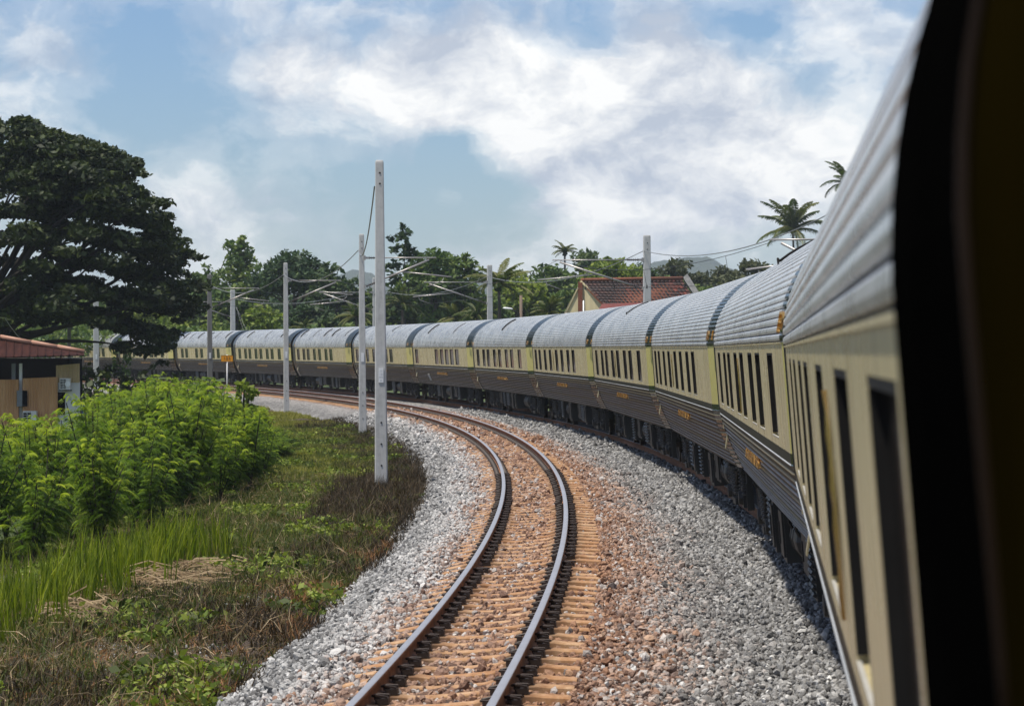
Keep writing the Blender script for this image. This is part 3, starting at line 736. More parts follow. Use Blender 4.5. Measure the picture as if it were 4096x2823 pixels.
    if strips == 0 and idx % 2 == 1:
        m = MB(); y = 0 + r.uniform(-2, 2); pts = [roof_pt(a, .02) + Vector((0, y + .04 * i, 0)) for i, a in enumerate(np.linspace(.27, .42, 6))]; m.tube(pts, .014, 5); m.tube([pts[0], pts[0] + Vector((-.03, -.25, .02)), pts[0] + Vector((-.02, -.22, -.1)), pts[0] + Vector((0, .02, -.08))], .012, 5)
        m.build('roof_aerial_lead', RUBBER, root, True)
    if louvre:
        m = MB()
        for j in range(2):
            for i in range(7): zz = 1.42 - i * .05; m.box((-float(low_v(zz)) - .02, far - L * .24 - j * .3, zz), (.03, .24, .02), Matrix.Rotation(.5, 3, 'Y'))
        m.build('side_louvre', WFRAME, root)
    # running gear
    for by in (6.3, -6.3):
        bg_ = inst('bogie', cached('bf', bogie_frame), root, Matrix.Translation((0, by, 0)))
        for dy in (-1.05, 1.05): inst('wheelset', cached('ws', wheelset), bg_, Matrix.Translation((0, dy, 0)))
        for dy in (-1.28, -.82, .82, 1.28): inst('coil_spring', cached('spr', spring), bg_, Matrix.Translation((-.95, dy, .44)))
        for dy in (-.2, .2): inst('coil_spring', cached('spr', spring), bg_, Matrix.Translation((-.98, dy, .40)))
    ys_ = [3.6, 2.3, 1.1, -.2, -1.5, -2.7, -3.8]; r.shuffle(ys_)
    inst('louvre_box', cached('lb', lambda: louvre_box(.95, .55)), root, Matrix.Translation((-.80, ys_[0], WB - .26)))
    inst('louvre_box', cached('lb2', lambda: louvre_box(.6, .6)), root, Matrix.Translation((-.80, ys_[1], WB - .28)))
    inst('air_tank', cached('tk', tank_mesh), root, Matrix.Translation((-.78, ys_[2], WB - .28)))
    inst('equipment_box', cached('e1', lambda: eq_box(1.0, .5)), root, Matrix.Translation((-.75, ys_[3], WB - .24)))
    inst('equipment_box', cached('e2', lambda: eq_box(.7, .62, 1)), root, Matrix.Translation((-.78, ys_[4], WB - .30)))
    inst('equipment_box', cached('e3', lambda: eq_box(.35, .6, 1)), root, Matrix.Translation((-.82, ys_[5], WB - .29)))
    m = MB()
    for k in range(9):
        y = -8 + k * 2 + r.uniform(-.4, .4); x_ = -float(low_v(WB)) + .06
        m.tube([(x_, y, WB + .02), (x_ - .02, y + .02, WB - .09), (x_ + .02, y + .03, WB - .16)], .018, 5)
    m.build('drain_pipes', UNDER2, root); tag(root.children[-1], kind='stuff')
    m = MB(); m.box((0, 0, WB - .07), (1.3, P - 3, .12)); m.build('underframe', UNDER, root)
    return root

PITCH, SB = 19.045, 7.245
CAR = lambda i: SB + PITCH * (i - .5)
plan = [  # windows, rim, gap, strips, label
    (WIN_B, .12, .22, 0, 'cream and dark green carriage coupled directly ahead of the blurred black-ended carriage', {}),
    (WIN_E, .12, .22, 0, 'second cream and dark green carriage ahead of the black-ended carriage, windows in pairs', dict(wwid=.050)),
    (WIN_B, .12, .22, 0, 'third cream and dark green carriage ahead of the black-ended carriage, with lead on its roof', {}),
    (WIN_E, .12, .22, 0, 'fourth cream and green carriage ahead of the black-ended one, before the tiled house', dict(wwid=.050)),
    (WIN_B, .30, .45, 1, 'cream and dark green carriage coupled behind the carriage with the side louvre', {}),
    (WIN_D, .20, .35, 2, 'cream and dark green carriage with white side louvre and five windows together', dict(wwid=.062, louvre=True, small_win=True)),
    (WIN_C, .40, .60, 0, 'cream and dark green carriage partly behind the two tall concrete poles', {}),
    (WIN_C, .70, .95, 5, 'cream and dark green carriage with seven windows and dark strips on its silvery roof', {}),
    (WIN_B, .70, .95, 3, 'cream and dark green carriage with eight windows behind the orange distance sign', {}),
    (WIN_A, .70, .95, 6, 'cream and dark green carriage with six windows just past the orange distance sign', {}),
    (WIN_B, .70, .95, 4, 'cream and dark green carriage half hidden by hanging branches of the great tree', {}),
    (WIN_A, .70, .95, 6, 'cream and dark green carriage seen between the hut roof and the great tree', {}),
    (WIN_A, .70, .95, 5, 'last visible cream and dark green carriage, behind the hut and great tree', {}),
]
def near_placement():
    th = .0922; far_ = PITCH / 2 - .15
    M0 = Matrix.Rotation(-th, 4, 'Z') @ Matrix.Rotation(-CANT, 4, 'Y') @ Matrix.Translation((GAUGE2, 0, 0))
    q_ = M0 @ Vector((-HW, far_, WC1)); return Matrix.Translation(Vector((1.886, 18.65, 2.585)) - q_) @ M0
NEARLEN = 15.62
make_car(0, None, [.120, .245, .375, .480, .64, .785, .915], PITCH, 'blurred cream carriage with black end and faint brass trim, seen along its side', near_end=PITCH / 2 - .22 - NEARLEN, seed=50, wwid=.062, crest=(4, 5))
for i, (wn, rim, gap, stp, lab, kw) in enumerate(plan):
    make_car(i + 1, CAR(i + 1), wn, PITCH, lab, rim, gap, stp, seed=60 + i, **kw)
# black end of the nearest carriage: thick rounded rim, dark vestibule side, brass trim
near_car = [o_ for o_ in col.objects if o_.name == 'railway_carriage'][0]
def near_vestibule():
    y0 = PITCH / 2 - .22 - NEARLEN; y1 = -PITCH / 2 + .1
    v, z = roof_curve(60); shell = [(-float(low_v(zz)), zz) for zz in np.linspace(WB, WC1, 14)][:-1] + [(a, b) for a, b in zip(v, z)] + [(float(low_v(zz)), zz) for zz in np.linspace(WC1, WB, 14)][1:]
    zc = 2.45
    def sh(k): return [(a + math.copysign(k, a) * min(1, abs(a) / .5), b + k * max(0, (b - zc) / 1.5)) for a, b in shell]
    m = MB(); G = []
    for y, k in ((y0 - .002, .0), (y0 - .012, .010), (y0 - .05, .016), (y0 - .11, .016), (y0 - .15, .010), (y0 - .17, .002)):
        G.append([(a, y, b) for a, b in sh(k)])
    m.grid(G); m.build('end_rim', PITCHB, near_car, True)
    m = MB(); m.grid([[(a, y, b) for a, b in sh(.002)] for y in (y0 - .17, y1)]); m.add([(a, y1, b) for a, b in sh(.002)], [tuple(range(len(shell)))]); m.build('vestibule_side', PITCHB, near_car, False)
    path = [p for p in sh(.0) if -1.6 < p[0] < -.2 and p[1] > 2.25]
    m = MB(); m.tube([(a - .004, y0 - 1.05 + .1 * math.sin(i * .2), b) for i, (a, b) in enumerate(path)], .008, 6); m.tube([(path[0][0] - .004, y0 - 1.05, path[0][1]), (path[0][0] - .01, y0 - 1.08, path[0][1] - .03), (path[0][0] - .01, y0 - 1.2, path[0][1] - .03)], .010, 6)
    m.build('brass_trim', BRASS, near_car, True)
    m = MB(); dpr = [p for p in sh(.0) if p[0] < -.6 and 1.2 < p[1]]; m.grid([[(a - k, y, b) for a, b in dpr] for y, k in ((y0 - 1.02, .002), (y0 - 1.06, .006), (y0 - 1.75, .006), (y0 - 1.8, .002))]); m.build('door_reflection_panel', OLIVE, near_car, True)  # slightly proud door panel; its olive tone imitates reflections in the black end
    m = MB(); m.tube([(-1.40, y0 - .55, 2.13), (-1.45, y0 - .62, 2.16), (-1.46, y0 - 1.05, 2.12), (-1.45, y0 - .95, 2.02)], .016, 8); m.build('boarding_handrail', GALV, near_car, True)
near_vestibule()

# ------------------------------------------------------------------ overhead-line poles, arms and wires
def ground_at(x, y): return float(gnd(np.array([x]), np.array([y]))[0][0])
def catenary(m, a, b, sag, r, n=14):
    a, b = Vector(a), Vector(b); m.tube([a.lerp(b, i / n) - Vector((0, 0, sag * 4 * (i / n) * (1 - i / n))) for i in range(n + 1)], r, 5, cap=False)
def insulator(m, p, d, L=.45, r=.075, n=6):
    d = Vector(d).normalized()
    for i in range(n):
        c = Vector(p) + d * (L * (i + .5) / n); m.tube([c - d * .012, c, c + d * .012], [r * .5, r, r * .5], 8)
    m.tube([p, Vector(p) + d * L], r * .38, 6)
ARM_END = {}
def pole(key, u, y, side, label, mt=CONCRETE, top=6.97, w0=.30, w1=.20, plate=None, arm=True, base_dz=0, lean=.006, arm_dz=0.0, reach=3.0, plain_plate=True):
    x = (u - W0 / 2) * y / F; zb = ground_at(x, y) - .3 + base_dz; s_, d_ = sd_of([x], [y]); th = th_at(s_[0]); zt = float(gz(s_[0]))
    root = empty('overhead_line_pole', Matrix.Translation((x, y, zb)) @ Matrix.Rotation(-th * .6, 4, 'Z') @ Matrix.Rotation(-lean, 4, 'Y'))
    tag(root, label, 'pole', 'overhead line poles')
    H = top + zt - zb; m = MB(); G = []
    for z, k in ((0, 1), (H - .06, 0), (H - .02, -.15), (H, -.4)):
        wd = (w1 + (w0 - w1) * k) / 2; dp = wd * .78; ch = wd * .16
        G.append([(-wd + ch, -dp, z), (wd - ch, -dp, z), (wd, -dp + ch, z), (wd, dp - ch, z), (wd - ch, dp, z), (-wd + ch, dp, z), (-wd, dp - ch, z), (-wd, -dp + ch, z)])
    m.grid(G, close_v=True); m.add(G[-1], [tuple(range(8))]); m.build('shaft', mt, root)
    hm = cached('hole', lambda: (lambda q: (q.lathe((0, 0, 0), [(0, -.012), (.020, -.010), (.022, 0)], 'y', 10), q.mesh('bolt_hole', HOLE))[1])(MB()))
    for hz in (.95, 1.45, 1.95, H - .3, H - .55):
        wd = (w1 + (w0 - w1) * (1 - hz / H)) / 2 * .78
        inst('bolt_hole', hm, root, Matrix.Translation((.01, -wd - .001, hz)))
    if plate is not None:
        hz = plate; wd = (w1 + (w0 - w1) * (1 - hz / H)) / 2 * .78
        m = MB(); m.box((.01, -wd - .012, hz), (.115, .012, .34)); pl = m.build('number_plate', PLATE, root)
        if not plain_plate:
            for k, tx in enumerate(('M', '122', '899', 'D')):
                me = text_mesh(tx, .058, .001, INK)
                inst('print', me, pl, Matrix.Translation((.01, -wd - .0195, hz + .10 - k * .072)) @ Matrix.Rotation(R(90), 4, 'X'))
    if not arm: ARM_END[key] = (None, None, root.matrix_basis @ Vector((-.12, 0, 6.35 + zt - zb)))
    if arm:
        # cantilever: top tube, inclined tube, registration tube and steady arm, in the plane across the track
        sg = 1 if side == 'L' else -1; z0 = 6.05 + zt - zb + arm_dz; wl = w1 * .6
        m = MB(); m.box((sg * wl, 0, z0 - 1.1), (.06, .2, .12)); m.box((sg * wl, 0, z0 - 0.0), (.08, .22, .16)); m.box((sg * (wl + .1), 0, z0), (.16, .05, .08)); m.build('arm_bracket', GALV, root)
        m = MB(); insulator(m, (sg * (wl + .16), 0, z0), (sg, 0, 0)); di = Vector((sg * (reach - .55), 0, 1.02)); insulator(m, (sg * (wl + .05), 0, z0 - 1.1), di); m.build('insulator', INSUL, root); tag(root.children[-1], kind='stuff')
        end = Vector((sg * (reach - .35), 0, z0 + .0)); m = MB(); m.tube([(sg * (wl + .6), 0, z0), end + Vector((sg * .22, 0, 0))], .024, 8); m.build('top_tube', GALV, root, True)
        a = Vector((sg * (wl + .05), 0, z0 - 1.1)) + di.normalized() * .45; b = end + Vector((-sg * .06, 0, -.08)); m = MB(); m.tube([a, b], .034, 8); m.build('inclined_tube', GALV, root, True)
        c = a.lerp(b, .48) + Vector((0, 0, -.02)); e = Vector((sg * (reach + .45), .02, c.z - .20)); m = MB(); m.tube([c, e], .024, 8); m.build('registration_tube', GALV, root, True)
        f = e + Vector((-sg * .30, 0, -.02)); g = Vector((sg * (reach - .45), 0, f.z - .34)); m = MB(); m.tube([f, f + Vector((-sg * .05, 0, -.14)), g], .014, 6); m.build('steady_arm', GALV, root, True)
        bpy.context.view_layer.update()
        ARM_END[key] = (root.matrix_basis @ end, root.matrix_basis @ g, root.matrix_basis @ Vector((-sg * .12 if side == 'L' else sg * .12, 0, 6.35 + zt - zb)))
    return root
pole('L1', 381.5, 63, 'L', 'tallest pale concrete pole with a legible white number plate, dead scrub at its foot', plate=3.05, plain_plate=False, w0=.31, w1=.19, arm=False)
pole('L2', 362.8, 103.8, 'L', 'pale concrete pole right behind the tallest pole, small white plate, cable at its top', plate=3.3, w0=.31, w1=.19)
pole('L3', 286.5, 139, 'L', 'pale concrete pole rising from the white ballast edge past the shrubs, on its own', plate=3.3, w0=.30, w1=.21)
pole('L4', 210.2, 157, 'L', 'dark grey weathered concrete pole beside the orange distance sign', CONCRETE_OLD, plate=3.3, top=6.85, w0=.34, w1=.24)
pole('L5', 96.5, 183, 'L', 'pale concrete pole cut off by the great tree branches, before the train windows', plate=3.3, top=7.0, w0=.40, w1=.36, arm=False)
pole('L6', 69.6, 150, 'L', 'thin pale pole standing up behind the rusty hut roof', top=5.45, w0=.24, w1=.17, arm=False)
pole('R1', 648, 104.5, 'R', 'round-topped concrete pole before the red tiled house', w0=.36, w1=.27, top=6.95, arm_dz=-.05, reach=3.8)
pole('R2', 490.5, 142, 'R', 'pale concrete pole beyond the train, before the big dark palm', w0=.34, w1=.26, top=6.95, reach=3.6)
pole('R3', 375.5, 168, 'R', 'concrete pole beyond the train half hidden behind the tallest pole', w0=.34, w1=.26, top=6.95, reach=3.6)
pole('R4', 233.3, 203, 'R', 'concrete pole with wire stays beyond the train, before a round green bush', w0=.42, w1=.34, top=6.95, reach=3.6)
# a pole hidden behind the carriage roofs, only its arm shows
pole('R0', 872, 66, 'R', 'pole behind the near carriage roofs with only its arm tips showing', w0=.34, w1=.26, top=5.6, reach=2.6, arm_dz=-.80)
PN = {'L1': 'tallest pole', 'L2': 'second tallest pole', 'L3': 'lone pale pole', 'L4': 'dark grey pole', 'R0': 'hidden pole', 'R1': 'round-topped pole', 'R2': 'palm-side pole', 'R3': 'half-hidden pole', 'R4': 'stayed pole'}
def wire_run(keys, name, label, which, sag, r, mt, grp):
    for a, b in zip(keys[:-1], keys[1:]):
        m = MB(); catenary(m, ARM_END[a][which], ARM_END[b][which], sag, r); o = m.build(name, mt, None, True); tag(o, label % (PN[a], PN[b]), 'cable', grp)
wl = 'overhead wire strung between the poles along the curve'
wire_run(['L1', 'L2', 'L3', 'L4'], 'feeder_cable', 'thick pale cable sagging between the %s and the %s', 2, .75, .018, WIRE2, 'cables on the poles beside the empty track')
wire_run(['R0', 'R1', 'R2', 'R3', 'R4'], 'feeder_cable', 'pale cable beyond the train between the %s and the %s', 2, .7, .016, WIRE2, 'cables on the poles beyond the train')
for keys, tr in ((['L2', 'L3', 'L4'], 'empty track'), (['R0', 'R1', 'R2', 'R3', 'R4'], 'train')):
    for a, b in zip(keys[:-1], keys[1:]):
        root = None
        m = MB(); catenary(m, ARM_END[a][0], ARM_END[b][0], .55, .008); mo = m.build('messenger_wire', WIRE, None, True); tag(mo, 'sagging wire with droppers over the %s, %s to %s' % (tr, PN[a], PN[b]), 'wire', 'messenger wires above the ' + tr)
        m = MB(); m.tube([ARM_END[a][1], ARM_END[b][1]], .008, 5); co_ = m.build('contact_wire', WIRE, None, True); tag(co_, 'straight contact wire over the %s, %s to %s' % (tr, PN[a], PN[b]), 'wire', 'contact wires above the ' + tr)
        for k in range(1, 6):
            f = k / 6; p = ARM_END[a][0].lerp(ARM_END[b][0], f) - Vector((0, 0, .55 * 4 * f * (1 - f))); q_ = ARM_END[a][1].lerp(ARM_END[b][1], f)
            m = MB(); m.tube([p, q_], .006, 4); m.tube([q_ + Vector((0, 0, .07)), q_ + Vector((0, 0, -.04))], .022, 6); m.build('dropper', WIRE, mo)
# stays of the far pole
m = MB(); p0 = at(236, 306, 203)
for du in (15, 20): m.tube([p0, at(233 + du, 345, 200)], .008, 4)
tag(m.build('wire_stays', WIRE2), 'pair of thin slanting stay wires beside the pole before the round bush', 'wire'); bpy.data.objects['wire_stays']['kind'] = 'stuff'

# distance sign 123
sx, sy = (227 - W0 / 2) * 150 / F, 150.0
sg = empty('distance_sign', loc=(sx, sy, ground_at(sx, sy))); tag(sg, 'orange distance sign reading 123 on a thin white post', 'sign')
sz = at(227, 358, 150).z - sg.location.z
m = MB(); m.tube([(0, .03, 0), (0, .03, sz + .2)], .035, 8); m.build('post', PLATE, sg, True)
m = MB(); m.box((0, 0, sz), (.66, .02, .35)); bd = m.build('board', ORANGE, sg)
m = MB()
for (c, d) in (((0, -.004, sz + .171), (.66, .024, .008)), ((0, -.004, sz - .171), (.66, .024, .008)), ((-.326, -.004, sz), (.008, .024, .334)), ((.326, -.004, sz), (.008, .024, .334))): m.box(c, d)
m.build('border', INKB, bd)
inst('print', text_mesh('123', .21, .004, INKB, spacing=1.35), bd, Matrix.Translation((0, -.018, sz)) @ Matrix.Rotation(R(90), 4, 'X'))

# street lamp on a wooden post behind the train
lp = at(521, 325, 165); L = empty('street_lamp', loc=(lp.x, lp.y, -.6)); tag(L, 'white street lamp head on a wooden post behind the train', 'street lamp')
WOOD = mat('weathered_wood', lambda t: pbr(t, t.mix(t.noise(t.vm('MULTIPLY', co(t), (8, 8, .6)), 2, 4), (.10, .07, .05), (.20, .15, .11)), .85))
zt = at(521, 295, 165).z + .6; zl = at(510, 309, 165).z + .6
m = MB(); m.tube([(0, 0, 0), (0, 0, zt)], .09, 8); m.build('post', WOOD, L, True)
m = MB(); m.tube([(0, 0, zl - .35), (-.25, -.1, zl - .18), (-.55, -.2, zl - .02)], .03, 6); m.build('arm', WIRE, L, True)
m = MB(); m.grid([[(-.50 - f * .62, -.2 - .05 * f + .10 * wv * math.cos(a), zl + .06 * f + .07 * wv * math.sin(a) + .02) for a in np.linspace(0, 2 * math.pi, 9)[:-1]] for f, wv in ((0, .3), (.12, .8), (.5, 1), (.85, .9), (1, .2))], close_v=True); m.build('lamp_head', PLATE, L, True)

# ------------------------------------------------------------------ house with red tiled roof beyond the train
def m_wall(t):
    c = co(t); n = streaks(t, c, 3); return pbr(t, t.mix(t.ramp(n, [(.4, (0, 0, 0)), (.8, (.6, .6, .6))]), (.66, .56, .33), (.40, .34, .21)), .85)
HWALL = mat('cream_render_wall', m_wall)
def m_tile(t):
    r_ = t.n('ShaderNodeObjectInfo').outputs['Random']; n = t.noise(pos(t), .45, 4); n2 = t.noise(pos(t), 3, 4)
    k = t.math('ADD', t.math('MULTIPLY', r_, .35), t.math('ADD', t.math('MULTIPLY', n, .9), t.math('MULTIPLY', n2, .2)))
    return pbr(t, t.ramp(k, [(.60, (.030, .019, .017)), (.82, (.055, .028, .022)), (.94, (.12, .034, .024)), (1, (.22, .05, .03))]), .8)
TILE = mat('weathered_red_tile', m_tile)
REDM = mat('dull_red_roof', lambda t: pbr(t, t.mix(t.noise(co(t), 1.5, 4), (.20, .045, .035), (.13, .03, .025)), .6))
BRICK = mat('red_brown_strip', lambda t: pbr(t, t.mix(t.noise(co(t), 4, 4), (.22, .075, .035), (.15, .05, .025)), .85))
hy = 190.0
def HP(u, v, y=hy): return at(u, v, y)
H = empty('house', loc=(0, 0, 0)); tag(H, 'cream house with weathered red tiled gable roof behind the train', 'house')
gz0 = -.6
A = HP(560.5, 322); ap = HP(581, 281.5, hy - 1.0); B = HP(612.5, 312, hy - 2.2)     # gable wall: left eave, apex, right eave
re = HP(704, 318, hy + 6.0); rt = HP(680, 279.5, hy + 7.2)               # far end of eave and ridge
def prism(m, pts, off):
    n = len(pts); P2 = [p + off for p in pts]; m.add(pts + P2, [tuple(range(n)), tuple(range(2 * n - 1, n - 1, -1))] + [(i, i + n, (i + 1) % n + n, (i + 1) % n) for i in range(n)])
m = MB(); prism(m, [Vector((A.x, A.y, gz0)), A, ap, B, Vector((B.x, B.y, gz0))], Vector((.05, .22, 0))); m.build('gable_wall', HWALL, H)
m = MB(); pb = [Vector((B.x, B.y, gz0)), B + Vector((.1, .1, -.25)), re + Vector((-.3, 0, -.3)), Vector((re.x - .3, re.y, gz0))]; prism(m, pb, Vector((-.02, .25, 0))); m.build('front_wall', HWALL, H)
m = MB(); pf = [Vector((re.x - .3, re.y, gz0)), re + Vector((-.3, 0, -.3)), rt + Vector((-.1, 0, -.1)), rt + Vector((-2.2, 4, -2.6)), Vector((rt.x - 2.2, rt.y + 4, gz0))]; prism(m, pf, Vector((-.2, .1, 0))); m.build('far_gable_wall', HWALL, H)
# roof slope: tile by tile
rf = empty('roof'); rf.parent = H
e0 = B + Vector((-.15, -.25, -.05)); e1 = re + Vector((.2, -.2, -.05)); r0 = ap + Vector((0, -.05, .04)); r1 = rt + Vector((.1, 0, .04))
nrm = (e1 - e0).cross(r0 - e0).normalized(); nrm = nrm if nrm.z > 0 else -nrm
m = MB(); prism(m, [e0, e1, r1, r0], nrm * -.08); m.build('roof_deck', BRICK, H)
NC, NR = 25, 12
for i in range(NC):
    for j in range(NR):
        q00 = e0.lerp(r0, j / NR).lerp(e1.lerp(r1, j / NR), i / NC); q10 = e0.lerp(r0, j / NR).lerp(e1.lerp(r1, j / NR), (i + 1) / NC)
        q01 = e0.lerp(r0, (j + 1.12) / NR).lerp(e1.lerp(r1, (j + 1.12) / NR), i / NC); q11 = e0.lerp(r0, (j + 1.12) / NR).lerp(e1.lerp(r1, (j + 1.12) / NR), (i + 1) / NC)
        m = MB(); G = []
        for (a, b, o1) in ((q00, q10, .10), (q01, q11, .03)):
            G.append([a.lerp(b, f) + nrm * (o1 + h * .06) for f, h in ((.02, 0), (.2, .8), (.5, 1), (.8, .3), (.98, -.3))])
        m.grid(G); m.grid([[p - nrm * .05 for p in G[0]], G[0]]); m.build('tile', TILE, rf)
m = MB(); m.tube([r0 + nrm * .1, r1 + nrm * .1], .14, 8); m.build('ridge_cap', BRICK, H, True)
m = MB(); m.box((0, 0, 0), (.01, .01, .01)); m = MB(); prism(m, [r1 + nrm * .2, e1 + nrm * .2, e1 + Vector((.45, .2, .35)), r1 + Vector((.45, .2, .42))], Vector((.1, .35, -.3))); m.build('far_parapet', CONCRETE_OLD, H)
m = MB(); prism(m, [A + Vector((-.1, -.1, 0)), ap + Vector((0, -.1, .12)), B + Vector((.15, -.1, 0)), B + Vector((.0, -.1, -.12)), ap + Vector((0, -.1, -.05)), A + Vector((0, -.1, -.12))], Vector((.02, .3, .02))); m.build('verge_board', HWALL, H)
c1, c2 = HP(578, 282, hy - 1.15), HP(582.5, 330, hy - 1.15)
m = MB(); m.add([Vector((c1.x, c1.y, gz0)), Vector((c2.x, c1.y - .05, gz0)), Vector((c2.x, c1.y - .05, c1.z - .1)), Vector((c1.x, c1.y, c1.z + .1))], [(0, 1, 2, 3)]); m.box(((c1.x + c2.x) / 2, c1.y + .05, (c1.z + gz0) / 2), ((c2.x - c1.x), .12, c1.z - gz0)); m.build('brick_pilaster', BRICK, H)
m = MB(); q_ = HP(583.5, 300, hy - 1.5); m.tube([(q_.x, q_.y, gz0), (q_.x, q_.y, q_.z)], .05, 6); m.build('down_pipe', PLATE, H, True)
la, lb = HP(592, 311, hy - 5), HP(660, 300, hy - 4)
m = MB(); base = [HP(594, 316, hy - 5), HP(602, 303.5, hy - 4), HP(648, 302, hy - 3), HP(648, 318, hy - 5)]; prism(m, base, Vector((.05, .5, -.2))); m.build('lean_to_roof', REDM, H)
m = MB(); p1, p2 = HP(595, 316, hy - 4.6), HP(647, 318, hy - 4.6); m.add([p1, p2, Vector((p2.x, p2.y, gz0)), Vector((p1.x, p1.y, gz0))], [(0, 1, 2, 3)]); m.box(((p1.x + p2.x) / 2, p1.y + .2, (p1.z + gz0) / 2 - .05), (p2.x - p1.x - .02, .3, p1.z - gz0)); m.build('lean_to_wall', HWALL, H)
dp = HP(567, 318, hy - 3); D = empty('satellite_dish', loc=(dp.x, dp.y, gz0)); tag(D, 'small white satellite dish beside the cream house gable', 'satellite dish')
zz = dp.z - gz0
m = MB(); m.tube([(0, .2, 0), (0, .2, zz)], .03, 6); m.build('mast', GALV, D, True)
m = MB(); m.lathe((0, 0, zz), [(.0, .12), (.2, .09), (.36, .0), (.38, .0), (.2, .12), (0, .15)], 'y', 14); m.build('dish', PLATE, D, True)

# ------------------------------------------------------------------ hut at the left
def m_corr(a, b, freq=1.0):
    def f(t):
        c = co(t); n = streaks(t, c, 5); return pbr(t, t.ramp(n, [(.3, a), (.65, b), (.8, tuple(x * .5 for x in a))]), .7)
    return f
SHEET = mat('orange_brown_cladding', m_corr((.42, .20, .075), (.56, .31, .14)))
SHEET2 = mat('tan_cladding', m_corr((.38, .27, .12), (.46, .33, .17)))
RUSTROOF = mat('rusty_roof_sheet', lambda t: pbr(t, t.ramp(t.noise(t.vm('MULTIPLY', co(t), (2, .4, 1)), 2, 5), [(.3, (.020, .006, .004)), (.6, (.042, .013, .008)), (.8, (.075, .026, .014))]), .9, spec=.15))
RIDGE = mat('pale_rust_flashing', lambda t: pbr(t, t.mix(t.noise(co(t), 3, 4), (.46, .26, .17), (.28, .12, .07)), .6))
WHITEW = mat('whitewash_wall', lambda t: pbr(t, t.mix(t.noise(co(t), 1.6, 5), (.74, .73, .72), (.52, .50, .48)), .85))
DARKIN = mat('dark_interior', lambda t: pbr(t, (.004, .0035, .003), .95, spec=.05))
BOXG = mat('grey_metal_case', lambda t: pbr(t, t.mix(t.noise(co(t), 4, 3), (.20, .21, .22), (.12, .125, .13)), .5))
ACW = mat('white_plastic_case', lambda t: pbr(t, t.mix(t.noise(co(t), 2, 3), (.70, .69, .66), (.52, .50, .46)), .45))
hd = 112.0
def hp(u, v, y=hd): return at(u, v, y)
HG = ground_at(-18, 112) - .05
hut = empty('hut', loc=(0, 0, 0)); tag(hut, 'low hut with rusty brown roof, orange cladding and whitewashed corner', 'hut')
def corr_panel(name, u0, u1, v0, v1, y, mt, par, pitch=.11, v0b=None):
    a, b = hp(u0, v0, y), hp(u1, v1, y); zt0 = a.z; zt1 = hp(u1, v0b if v0b else v0, y).z; n = max(6, int((b.x - a.x) / pitch * 4)); m = MB(); G = [[], []]
    for i in range(n + 1):
        f = i / n; x = a.x + (b.x - a.x) * f; dy = (.02 if i % 4 in (1, 2) else 0)
        G[0].append((x, y - dy, zt0 + (zt1 - zt0) * f)); G[1].append((x, y - dy, b.z))
    m.grid(G); G2 = [[(p[0], y + .06, p[2]) for p in g] for g in G]; m.grid(G2[::-1]); return m.build(name, mt, par)
vb = 352.5 + (CZ - HG) * F / hd
corr_panel('cladding_panel', -60, 18.6, 379.5, vb, hd, SHEET, hut, v0b=379.0)
corr_panel('cladding_panel', 22.5, 57.5, 378.0, vb, hd, SHEET, hut, v0b=376.5)
corr_panel('cladding_panel', 56, 79.5, 365, 382.0, hd + .1, SHEET2, hut, v0b=363.0)
m = MB(); a, b = hp(57.2, 381, hd + .12), hp(79.3, vb, hd + .12); m.box(((a.x + b.x) / 2, hd + .22, (a.z + b.z) / 2), (b.x - a.x, .18, a.z - b.z)); m.build('corner_wall', WHITEW, hut)
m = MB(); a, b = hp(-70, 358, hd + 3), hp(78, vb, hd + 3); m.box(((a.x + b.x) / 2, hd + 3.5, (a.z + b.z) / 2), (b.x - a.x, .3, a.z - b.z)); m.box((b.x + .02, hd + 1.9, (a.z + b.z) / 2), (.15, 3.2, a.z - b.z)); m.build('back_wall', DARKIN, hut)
for u in (13.7, 20.8):
    m = MB(); a = hp(u, 363, hd + .3); m.box((a.x, hd + .3, (a.z + HG) / 2), (.16 if u < 15 else .12, .12, a.z - HG)); m.build('post', PLATE if u > 15 else BOXG, hut)
# roof: sloping sheets with ribs, pale flashing at the edge
m = MB(); A0, A1 = hp(84.5, 353.5, hd - 1.2), hp(-90, 353.5, hd - 1.2); B0, B1 = hp(78, 346.5, hd + 4), hp(-90, 300, hd + 6)
e = [hp(-90, 357, hd - 1.2), hp(84, 352.5 + 1.5, hd - 1.2), hp(1.5, 337, hd + 3.5), hp(-90, 322, hd + 5)]
rid = [hp(-90, 316, hd + 2.5), hp(0, 337.8, hd + 2.5), hp(83, 351.8, hd + .6)]
for k in range(22):
    f0, f1 = k / 22, (k + 1) / 22
    def ev(f): return hp(-90 + 174 * f, 359.0 - 4.5 * f, hd - 1.2)
    def rv(f): return hp(-90 + 174 * f, np.interp(-90 + 174 * f, [-90, 0, 84], [315, 338, 352.6]), hd + 1.6)
    m = MB(); m.grid([[ev(f0), ev(f0 + (f1 - f0) * .12) + Vector((0, 0, .045)), ev(f0 + (f1 - f0) * .24), ev(f1)], [rv(f0), rv(f0 + (f1 - f0) * .12) + Vector((0, 0, .045)), rv(f0 + (f1 - f0) * .24), rv(f1)]])
    m.grid([[ev(f1) - Vector((0, 0, .04)), ev(f0) - Vector((0, 0, .04))], [rv(f1) - Vector((0, 0, .04)), rv(f0) - Vector((0, 0, .04))]]); m.build('roof_sheet', RUSTROOF, hut)
